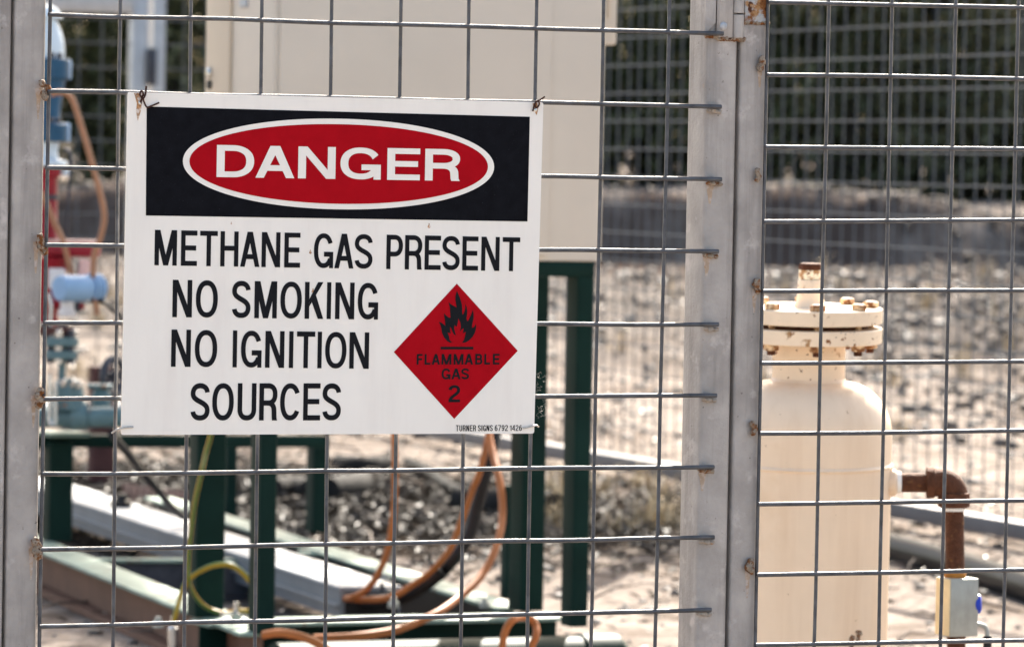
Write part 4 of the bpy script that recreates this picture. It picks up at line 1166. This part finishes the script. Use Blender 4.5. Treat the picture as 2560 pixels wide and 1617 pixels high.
cable("copper_cable", [(95, 450, 13.42), (113, 489, 13.42), (129, 526, 13.42), (148, 566, 13.42), (161, 616, 13.42), (167, 648, 13.42), (165, 700, 13.42)], .0078, m_copper, "short tan cable crossing the red valve shoulder", "cable", LG)
cable("earth_wire", [(505, 640, 11.25), (502, 900, 11.25), (497, 1010, 11.25), (485, 1060, 11.25), (473, 1114, 11.2), (460, 1171, 11.2), (453, 1217, 11.2), (445, 1280, 11.2), (442, 1330, 11.2), (444, 1365, 11.2), (456, 1395, 11.3), (482, 1425, 11.3), (520, 1440, 11.3), (552, 1438, 11.3)], .0052, m_yellow, "yellow earth wire falling straight in front of a green leg", "earth wire")
cable("earth_wire", [(552, 1436, 11.25), (590, 1435, 11.25), (607, 1415, 11.25), (600, 1385, 11.25), (575, 1350, 11.25), (545, 1329, 11.25), (512, 1327, 11.25), (478, 1338, 11.25), (445, 1360, 11.25), (428, 1390, 11.25), (415, 1435, 11.2), (407, 1465, 11.2)], .0062, m_earth, "green and yellow earth wire looping round the foot of a green leg", "earth wire")
lugm = MB()
p_ = at_d(556, 1436, 11.25); lugm.lathe([(.012, -.02), (.014, -.012), (.014, -.004), (.007, 0), (.007, .02)], p_, (0, 0, 1), 8)
lugm.box(p_ + Vector((0, 0, -.006)), (.035, .012, .003))
o = build("earth_lug", lugm, m_steel, loc=p_); tag(o, "shiny earth lug bolted at the foot of the green leg inside the wire loop", "lug", "earth lugs")
lugm = MB(); p_ = at_d(407, 1470, 11.2); lugm.lathe([(.011, -.05), (.012, -.02), (.012, -.006), (.006, 0), (.006, .02)], p_, (0, 0, 1), 8)
o = build("earth_lug", lugm, m_steel, loc=p_); tag(o, "shiny earth lug on the brown side of the left skid beam", "lug", "earth lugs")
cable("black_cable", [(262, 1020, 13.4), (283, 1045, 13.5), (310, 1078, 13.6), (333, 1107, 13.7), (373, 1153, 13.8), (400, 1188, 13.9), (430, 1215, 14.0)], .0105, m_hose, "slanting black cable dropping from the bench to the cable tray", "cable")

# ------------------------------------------------------------------ side and rear fences
def fx(y): return 5.384 + .065 * (y - 7)
FTOP = 2.05
sf = thing("boundary_fence", (fx(9), 9, 0), "grey galvanised mesh fence running along the yard behind the vessel", "fence")
zr = at_x(2106, 285.5, 5.5).z
fm = MB(); k0 = -int((zr - .12) / .1)
for k in range(k0, 12):
    z = zr + .1 * k
    if z > 2.0: break
    fm.tube([(fx(4.0), 4.0, z), (fx(13.5), 13.5, z)], .0025, 6)
n = 0; y = 4.0
while y < 13.5:
    fm.tube([(fx(y) + .006, y, .1), (fx(y) + .006, y, 2.0)], .0025, 6); y += .1
build("mesh_infill", fm, m_farwire, sf)
build("bottom_rail", MB().bar((fx(4.0), 4.0, .062), (fx(13.5), 13.5, .062), .05, .052, bev=.003), m_rail, sf)
build("top_rail", MB().bar((fx(4.0), 4.0, 2.02), (fx(13.5), 13.5, 2.02), .05, .05, bev=.003), m_rail, sf)
for y in (4.0, 9.45, 13.5):
    build("post", MB().box((fx(y) + .04, y, FTOP / 2), (.025, .025, FTOP / 2), bev=.003), m_rail, sf)
YB = 13.55
rf = thing("boundary_fence", (3.4, YB, 0), "grey mesh fence across the back of the yard behind the cabinet", "fence")
xg1 = at_y(352, 60, YB).x; xg2 = at_y(381, 60, YB).x
fm = MB(); zr2 = at_y(220, 101, YB).z
z = zr2 - 1.2
zs = []
while z < 2.0:
    if z > .1: zs.append(z)
    z += .1
for z in zs: fm.tube([(xg2, YB, z), (fx(13.5), YB, z)], .0026, 6)
x = xg2
while x < fx(13.5): fm.tube([(x, YB + .006, .1), (x, YB + .006, 2.0)], .0025, 6); x += .1
build("mesh_infill", fm, m_farwire, rf)
build("bottom_rail", MB().bar((xg2, YB, .062), (fx(13.5), YB, .062), .05, .05), m_rail, rf)
build("top_rail", MB().bar((xg2, YB, 2.02), (fx(13.5), YB, 2.02), .05, .05), m_rail, rf)
build("post", MB().box(((xg1 + xg2) / 2 + .006, YB, 1.03), ((xg2 - xg1) / 2, .03, 1.03), bev=.004), m_galv2, rf)
pq = at_z(1694, 1238, 0)  # unseen pole, added only for its long shadow on the ground
o = build("shadow_pole", MB().lathe([(.055, -.02), (.055, 2.3), (.03, 2.32)], (pq.x, pq.y, 0), n=20), m_rail, loc=(pq.x, pq.y, 0))
tag(o, "unseen pole added behind the hinge tube to throw the long shadow", "pole")
rg = thing("mesh_gate", (3.9, YB, 0), "grey mesh gate in the rear fence seen left of the cabinet", "gate")
xs0, xs1 = at_y(308, 60, YB).x, at_y(343, 60, YB).x
zt_ = at_y(220, 30, YB).z
build("stile", MB().box(((xs0 + xs1) / 2, YB, .06 + (zt_ + .08 - .06) / 2), ((xs1 - xs0) / 2, .03, (zt_ + .08 - .06) / 2), bev=.004), m_galv2, rg)
xl_ = xs0 - 1.2
build("stile", MB().box((xl_ - .025, YB, .06 + (zt_ + .08 - .06) / 2), (.025, .03, (zt_ + .08 - .06) / 2), bev=.004), m_galv2, rg)
build("rail", MB().bar((xl_, YB, zt_ + .04), (xs0, YB, zt_ + .04), .055, .08, bev=.003), m_galv2, rg)
build("rail", MB().bar((xl_, YB, .09), (xs0, YB, .09), .055, .05, bev=.003), m_galv2, rg)
fm = MB()
for z in zs:
    if z < zt_: fm.tube([(xl_, YB, z), (xs0, YB, z)], .0028, 6)
for xx in (188, 241.5, 135): 
    q = at_y(xx, 60, YB).x; fm.tube([(q, YB + .006, .1), (q, YB + .006, zt_)], .0026, 6)
q = at_y(135, 60, YB).x - .1
while q > xl_: fm.tube([(q, YB + .006, .1), (q, YB + .006, zt_)], .0026, 6); q -= .1
build("mesh_infill", fm, m_farwire, rg)
lt = at_y(349, 158, YB)
build("latch", MB().box((lt.x, YB - .045, lt.z), (.016, .014, .075), bev=.004), m_dksteel, rg)
build("bright_gap_strip", MB().box(((xs1 + xg1) / 2, YB - .026, 1.03), ((xg1 - xs1) / 2 - .001, .004, .97)), m_white, rf)  # white strip painted in place of the bright gap beside the post

# ------------------------------------------------------------------ pipes, scrap and stones on the ground
def ground_pipe(name, pts, r, mat, label, cat, group=None):
    P = []
    for x, y in pts:
        p = at_z(x, y, r); p.z = gz(p) + r * .9; P.append(p)
    o = build(name, MB().tube(catmull(P, 6), r, 18), mat, loc=P[0], smooth=60); tag(o, label, cat, group)
PG = "black poly pipes lying in the yard"
ground_pipe("poly_pipe", [(1850, 1232), (1980, 1252), (2095, 1284), (2250, 1325), (2408, 1372), (2520, 1405)], .042, m_poly, "thick black poly pipe lying on pale earth right of the cream vessel", "pipe", PG)
ground_pipe("poly_pipe", [(960, 1085), (1000, 1108), (1050, 1140), (1085, 1158)], .022, m_poly, "thin black poly pipe running to the dark log behind the orange conduits", "pipe", PG)
ground_pipe("fallen_log", [(1082, 1176), (1130, 1180), (1180, 1184), (1232, 1182), (1300, 1190)], .052, m_log, "dark log lying behind the outermost orange conduit", "log", "dark logs on the litter")
ground_pipe("fallen_log", [(770, 1150), (805, 1146), (840, 1140), (872, 1128)], .048, m_log, "short dark log lying behind the thin straight conduit", "log", "dark logs on the litter")
ground_pipe("fallen_log", [(640, 1150), (690, 1146), (730, 1152)], .045, m_log, "dark log seen between the green legs below the sign", "log", "dark logs on the litter")
ground_pipe("fallen_log", [(800, 1092), (850, 1098), (905, 1094)], .04, m_log, "flat dark log farthest from the gate, just under the sign's lower edge", "log", "dark logs on the litter")
ps = at_z(233, 1150, 0); ps.z = gz(ps)
o = build("rusty_post", shs(MB(), ps.x - .035, ps.x + .045, ps.y - .03, ps.y + .03, ps.z, .42), m_maroon, loc=ps)
tag(o, "short rusty maroon post behind the low bench", "post")
c0_ = at_z(283, 1190, .0); c1_ = at_z(460, 1215, .0)
cz = MB(); nC = 120  # ribs stand in for stripes of sun falling across a maroon panel
for k in range(nC + 1):
    t = k / nC; p = c0_.lerp(c1_, t); d = .012 * sin(t * 2 * pi * 12)
    b = Vector((p.x, p.y, gz(p) - .005)) + DH * d
    cz.v += [tuple(b), tuple(b + Vector((0, 0, .075)) + DH * .10)]
for k in range(nC): cz.f.append((2 * k, 2 * k + 2, 2 * k + 3, 2 * k + 1))
o = build("striped_sheet", cz, m_maroon, loc=c0_, fix=False)
tag(o, "rusty sheet ribbed in place of sun stripes, leaning by the far end of the cable tray", "sheet")

def rock(mb, c, r, seed, flat=.6):
    bm = bmesh.new(); bmesh.ops.create_icosphere(bm, subdivisions=1, radius=1)
    vs = []
    for q in bm.verts:
        n_ = 1 + .5 * noise.noise(q.co * 1.3 + Vector((seed, 0, seed * 1.7)))
        vs.append(Vector(c) + Vector((q.co.x * r, q.co.y * r * .85, q.co.z * r * flat)) * n_)
    bm.verts.index_update()
    mb.add(vs, [[q.index for q in f.verts] for f in bm.faces]); bm.free()
rk = random.Random(21)
rb = MB()
for k in range(9000):
    d = 20.8 + 12.6 * rk.random(); s = rk.uniform(-1, 1) * (.105 * d + .4)
    if d < 25.2 - 2.6 * sstep(.4, 2, s) and rk.random() < .88: continue
    if noise.noise((d * .4, s * .6, 31)) + .5 * noise.noise((d * 1.3, s * 1.8, 3)) < -.18 + .4 * rk.random(): continue
    p = gpt(d, s); r = .013 + .036 * rk.random() ** 3
    rock(rb, p + Vector((0, 0, r * .3)), r, k * .41, .8)
o = build("rubble", rb, m_rubble, smooth=70); tag(o, "broken grey-brown rubble lying between the fence and the bank", None, None, "stuff")
st = MB()
for k in range(2600):
    d = 10.5 + 21 * rk.random() ** .8; s = rk.uniform(-1, 1) * (.105 * d + .6)
    p = gpt(d, s); r = .008 + .02 * rk.random() ** 3
    if d > 21: r *= 1.6
    rock(st, p + Vector((0, 0, r * .2)), r, k * .37)
o = build("pebbles", st, m_rockd, smooth=0); tag(o, "loose grey stones scattered over the pale earth", None, None, "stuff")
lt_ = MB()
for k in range(15000):
    d = 11.5 + 20.5 * rk.random() ** .75; s = rk.uniform(-1, 1) * (.105 * d + .6)
    if noise.noise((d * .55, s * 1.1, 12)) < -.05 + .25 * rk.random(): continue
    p = gpt(d, s) + Vector((0, 0, .006 + .02 * rk.random()))
    a = rk.uniform(0, pi); l = .010 + .017 * rk.random(); wd = l * .36
    u = Vector((cos(a), sin(a), rk.uniform(-.45, .45))); v = Vector((-sin(a), cos(a), rk.uniform(-.45, .45)))
    c = Vector((0, 0, l * .2))
    lt_.add([p - u * l, p + v * wd + c, p + u * l, p - v * wd + c], [(0, 1, 2, 3)])
o = build("leaf_litter", lt_, m_litleaf, smooth=0, fix=False); tag(o, "dry brown leaf litter over the earth", None, None, "stuff")
tw_ = MB()
for k in range(420):
    d = 12 + 19 * rk.random(); s = rk.uniform(-1, 1) * (.105 * d + .5)
    p = gpt(d, s); a = rk.uniform(0, pi); L_ = rk.uniform(.08, .4)
    q = p + Vector((cos(a), sin(a), 0)) * L_
    p.z += .01; q.z = gz(q) + .012 + rk.random() * .05
    tw_.tube([p, (p + q) / 2 + Vector((rk.uniform(-.02, .02), rk.uniform(-.02, .02), .012)), q], [.004, .0035, .002], 5)
o = build("twig_litter", tw_, m_twig); tag(o, "dead twigs strewn over the ground", None, None, "stuff")
ml = MB()
for k in range(13000):
    x = rk.gauss(3.75, .75); y = rk.gauss(9.2, 1.25)
    p = Vector((x, y, 0)); p.z = gz(p) + .004 + .03 * rk.random()
    a = rk.uniform(0, pi); l = .012 + .02 * rk.random(); wd = l * .35
    u = Vector((cos(a), sin(a), rk.uniform(-.5, .5))); v = Vector((-sin(a), cos(a), rk.uniform(-.5, .5)))
    c = Vector((0, 0, l * .25))
    ml.add([p - u * l, p + v * wd + c, p + u * l, p - v * wd + c], [(0, 1, 2, 3)])
o = build("mulch_litter", ml, m_mulch, smooth=0, fix=False); tag(o, "thick dark leaf mulch behind the skid", None, None, "stuff")
gs = MB()
for k in range(95):
    if k < 9:
        p0_ = at_z(rk.uniform(1400, 1610), rk.uniform(1150, 1262), 0); d, s = ds_of(p0_)
    elif k < 17:
        p0_ = at_z(rk.uniform(1280, 1345), rk.uniform(1120, 1250), 0); d, s = ds_of(p0_)
    else:
        d = rk.uniform(21, 31); s = rk.uniform(-1, 1) * (.1 * d + .5)
    p = gpt(d, s)
    for i in range(26):
        a = rk.uniform(0, 2 * pi); L_ = rk.uniform(.04, .16) * (1.3 if d > 21 else 1); lean_ = rk.uniform(.3, 1.5)
        b = p + Vector((rk.gauss(0, .03), rk.gauss(0, .03), 0))
        u = Vector((cos(a), sin(a), 0)); wv_ = Vector((-sin(a), cos(a), 0)) * .003
        m_ = b + u * L_ * .3 * lean_ + Vector((0, 0, L_ * .6)); t_ = b + u * L_ * .8 * lean_ + Vector((0, 0, L_ * (1.0 - .35 * lean_)))
        gs.add([b - wv_, b + wv_, m_ + wv_ * .8, m_ - wv_ * .8, t_], [(0, 1, 2, 3), (3, 2, 4)])
o = build("dry_grass", gs, m_straw, fix=False, smooth=0); tag(o, "tufts of dry straw-coloured grass on the earth", None, None, "stuff")

# ------------------------------------------------------------------ trees and shrubs on the bank behind
def leaves(mb, c, rad, n, size, rr, clump=9):
    """leaf clumps spread through an ellipsoid's volume"""
    per = max(1, n // (clump * 6))
    for k in range(clump * 6):
        u = Vector((rr.gauss(0, 1), rr.gauss(0, 1), rr.gauss(0, 1))).normalized() * (rr.random() ** .42)
        cc_ = Vector(c) + Vector((u.x * rad[0], u.y * rad[1], u.z * rad[2]))
        cr = min(rad) * rr.uniform(.14, .30)
        for i in range(per):
            p = cc_ + Vector((rr.gauss(0, cr), rr.gauss(0, cr), rr.gauss(0, cr * .7)))
            a = rr.uniform(0, 2 * pi); tilt = rr.uniform(-1.2, 1.2)
            x = Vector((cos(a), sin(a), sin(tilt) * .8)).normalized() * size * rr.uniform(.6, 1.3)
            y_ = Vector((-sin(a), cos(a), rr.uniform(-.7, .7))).normalized() * size * rr.uniform(.25, .5)
            mb.add([p - x, p + y_, p + x, p - y_], [(0, 1, 2, 3)])
def tree(name, label, d, s, h, cr, mat, bark, seed, dens=1.0, lean_=0., group=None, cat="tree", base_crown=.25, trunk_r=.11):
    rr = random.Random(seed)
    b = gpt(d, s)
    t = thing(name, b, label, cat, group)
    tk = MB()
    pts = [b - Vector((0, 0, .15))]
    for k in range(1, 8):
        f = k / 7
        pts.append(b + Vector((lean_ * f * h * .5 + rr.uniform(-.06, .06) * h * .08 * k, rr.uniform(-.06, .06), h * .72 * f)))
    tk.tube(catmull(pts, 3), [trunk_r * (1.25 - i / 22) for i in range(22)], 10)
    tips = []
    for k in range(9):
        f = rr.uniform(base_crown, .95); i = int(f * 7); p = pts[min(7, max(1, i))]
        a = rr.uniform(0, 2 * pi); L_ = cr * rr.uniform(.5, .95)
        q = p + Vector((cos(a) * L_, sin(a) * L_, L_ * rr.uniform(.25, .8)))
        m_ = (p + q) / 2 + Vector((0, 0, -.08 * L_))
        tk.tube(catmull([p, m_, q], 3), [trunk_r * .42 * (1 - i / 8.5) for i in range(7)], 6)
        tips.append(q)
    build("trunk", tk, bark, t)
    cw_ = MB()
    top = pts[-1]
    leaves(cw_, top + Vector((0, 0, .05 * h)), (cr * .8, cr * .8, h * .24), int(1500 * dens), .085, rr, 8)
    for q in tips:
        leaves(cw_, q, (cr * .45, cr * .45, cr * .36), int(420 * dens), .08, rr, 4)
    build("crown", cw_, mat, t, smooth=0, fix=False)
    return t
def shrub(name, label, d, s, h, r, mat, seed, n=1500, group=None):
    rr = random.Random(seed); b = gpt(d, s)
    t = thing(name, b, label, "shrub", group)
    sm = MB()
    for k in range(7):
        a = rr.uniform(0, 2 * pi); q = b + Vector((cos(a) * r * .5, sin(a) * r * .5, h * rr.uniform(.6, .95)))
        sm.tube(catmull([b - Vector((0, 0, .05)), (b + q) / 2 + Vector((rr.uniform(-.1, .1), rr.uniform(-.1, .1), 0)), q], 3), [.02 * (1 - i / 9) for i in range(7)], 5)
    build("stem", sm, m_bark2, t)
    lv = MB()
    leaves(lv, b + Vector((0, 0, h * .55)), (r, r * .8, h * .5), n, .055, rr, 9)
    build("foliage", lv, mat, t, smooth=0, fix=False)
    return t
TG = "trees on the bank behind the yard"
def vs_(v, d): return ds_of(at_d(v, 400, d))[1]
specs = []
v = -420
while v < 3000:
    specs.append((v, rnd.uniform(44.5, 50), rnd.uniform(8, 11), rnd.uniform(2.1, 2.7))); v += rnd.uniform(120, 190)
specs.append((2207, 43.2, 9.5, 2.4))
for i, (v, d, h, cr) in enumerate(specs):
    if v == 2207: lb = "straight bluish-grey trunk standing clear of the others, seen through the mesh panel"
    elif v < 450: lb = "dark tree beyond the far gate, beside the cabinet's cream side"
    elif v < 1400: lb = "dark tree behind the sign and the cabinet"
    elif v < 1700: lb = "dark tree seen between the cabinet and the gate's hinge tube"
    else: lb = "dark tree seen through the fixed mesh panel above the vessel"
    tree("bank_tree", lb, d, vs_(v, d), h, cr, m_leafA if i % 3 else m_leafB, m_pole if v == 2207 else m_bark if i % 3 else m_bark2, 100 + i, .5, rnd.uniform(-.08, .08) if v != 2207 else .0, TG, trunk_r=.075 if v == 2207 else rnd.uniform(.08, .16))
tree("bank_tree", "tall tree out of the frame whose shade falls across the earth behind the vessel", 35.5, 5.3, 9, 2.0, m_leafA, m_bark, 990, 1.6, 0, TG)
ug = MB(); ug2 = MB(); ru = random.Random(61)
for k in range(1150):
    d = ru.uniform(42.2, 44.2); s_ = ru.uniform(-7.2, 7.2) if k < 620 else ru.uniform(2.3, 6.5); b = gpt(d, s_)
    hh = ru.uniform(.1, .75) if ru.random() < (.62 if k < 620 else .2) else ru.uniform(.7, 2.7)
    cr = ru.uniform(.10, .24)
    for i in range(34):
        p = b + Vector((ru.gauss(0, cr), ru.gauss(0, cr), hh + ru.gauss(0, cr * .8)))
        a = ru.uniform(0, 2 * pi)
        x = Vector((cos(a), sin(a), ru.uniform(-.8, .8))) * .065; y_ = Vector((-sin(a), cos(a), ru.uniform(-.8, .8))) * .026
        (ug if k < 620 else ug2).add([p - x, p + y_, p + x, p - y_], [(0, 1, 2, 3)])
o = build("undergrowth", ug, m_leafC, smooth=0, fix=False); tag(o, "tangled olive undergrowth along the foot of the trees on the bank", None, None, "stuff")
o = build("thicket_foliage", ug2, m_leafLit, smooth=0, fix=False); tag(o, "olive thicket painted paler as if lit in front of the trees beyond the vessel", None, None, "stuff")
SG = "shrubs under the trees on the bank"
k = 0
for row, (d0, h0_) in enumerate(((42.8, 1.3), (44.0, 1.9), (46.5, 2.6), (50, 3.2), (54, 4.0))):
    v = -420 + row * 60
    while v < 2950:
        d = d0 + rnd.uniform(-.5, .5)
        hh = h0_ * rnd.uniform(.7, 1.35)
        if not (row == 0 and rnd.random() < .55):
            where = "beyond the far gate" if v < 480 else "behind the sign and cabinet" if v < 1400 else "between the cabinet and the hinge tube" if v < 1720 else "seen through the fixed mesh panel"
            siz = ("waist-high olive", "shoulder-high olive", "tall dark green", "very tall dark", "very tall dark")[row]
            mat = (m_leafC if v > 1900 else m_leafB, m_leafB, m_leafA, m_leafA, m_leafA)[row] if rnd.random() < .75 else m_leafB
            shrub("bank_shrub", "%s shrub on the bank, %s" % (siz, where), d, vs_(v, d), hh, .62 + .28 * row, mat, 400 + k, (700, 1500, 2400, 3000, 3000)[row], SG)
        k += 1
        v += (140, 150, 190, 230, 240)[row] * rnd.uniform(.8, 1.2)

# a leafy tree standing out of view on the left; its crown reaches over the yard and dapples the left end of the skid
def overhang():
    rr = random.Random(77)
    b = Vector((2.6, 12.3, 0)); b.z = gz(b)
    t = thing("shade_tree", b, "leafy tree out of the frame, its crown hanging over the left end of the skid", "tree")
    c = Vector((4.9, 9.9, 4.0))
    tk = MB(); tk.tube(catmull([b, b + Vector((.1, -.1, 1.6)), b + Vector((.6, -.5, 3.0)), c + Vector((-1.0, 1.0, .0)), c], 5), [.14 * (1 - i / 26) for i in range(21)], 10)
    for k in range(9):
        q = c + Vector((rr.uniform(-1.1, 1.1), rr.uniform(-1.6, 1.6), rr.uniform(-.4, .5)))
        tk.tube([c + Vector((-.3, .1, 0)), (c + q) / 2 + Vector((0, 0, .15)), q], [.03, .02, .006], 6)
    build("trunk", tk, m_bark, t)
    lv = MB()
    for k in range(70):
        u = Vector((rr.uniform(-1.05, .62), rr.uniform(-2.2, 2.2), rr.uniform(-.5, .5))) if k < 44 else Vector((rr.uniform(.0, .72), rr.uniform(-.5, 2.0), rr.uniform(-.3, .3)))
        cc = c + u; 
        for i in range(62):
            p = cc + Vector((rr.gauss(0, .13), rr.gauss(0, .13), rr.gauss(0, .1)))
            a = rr.uniform(0, 2 * pi)
            x = Vector((cos(a), sin(a), rr.uniform(-.4, .4))) * .07; y_ = Vector((-sin(a), cos(a), rr.uniform(-.4, .4))) * .03
            lv.add([p - x, p + y_, p + x, p - y_], [(0, 1, 2, 3)])
    build("crown", lv, m_leafB, t, smooth=0, fix=False)
overhang()
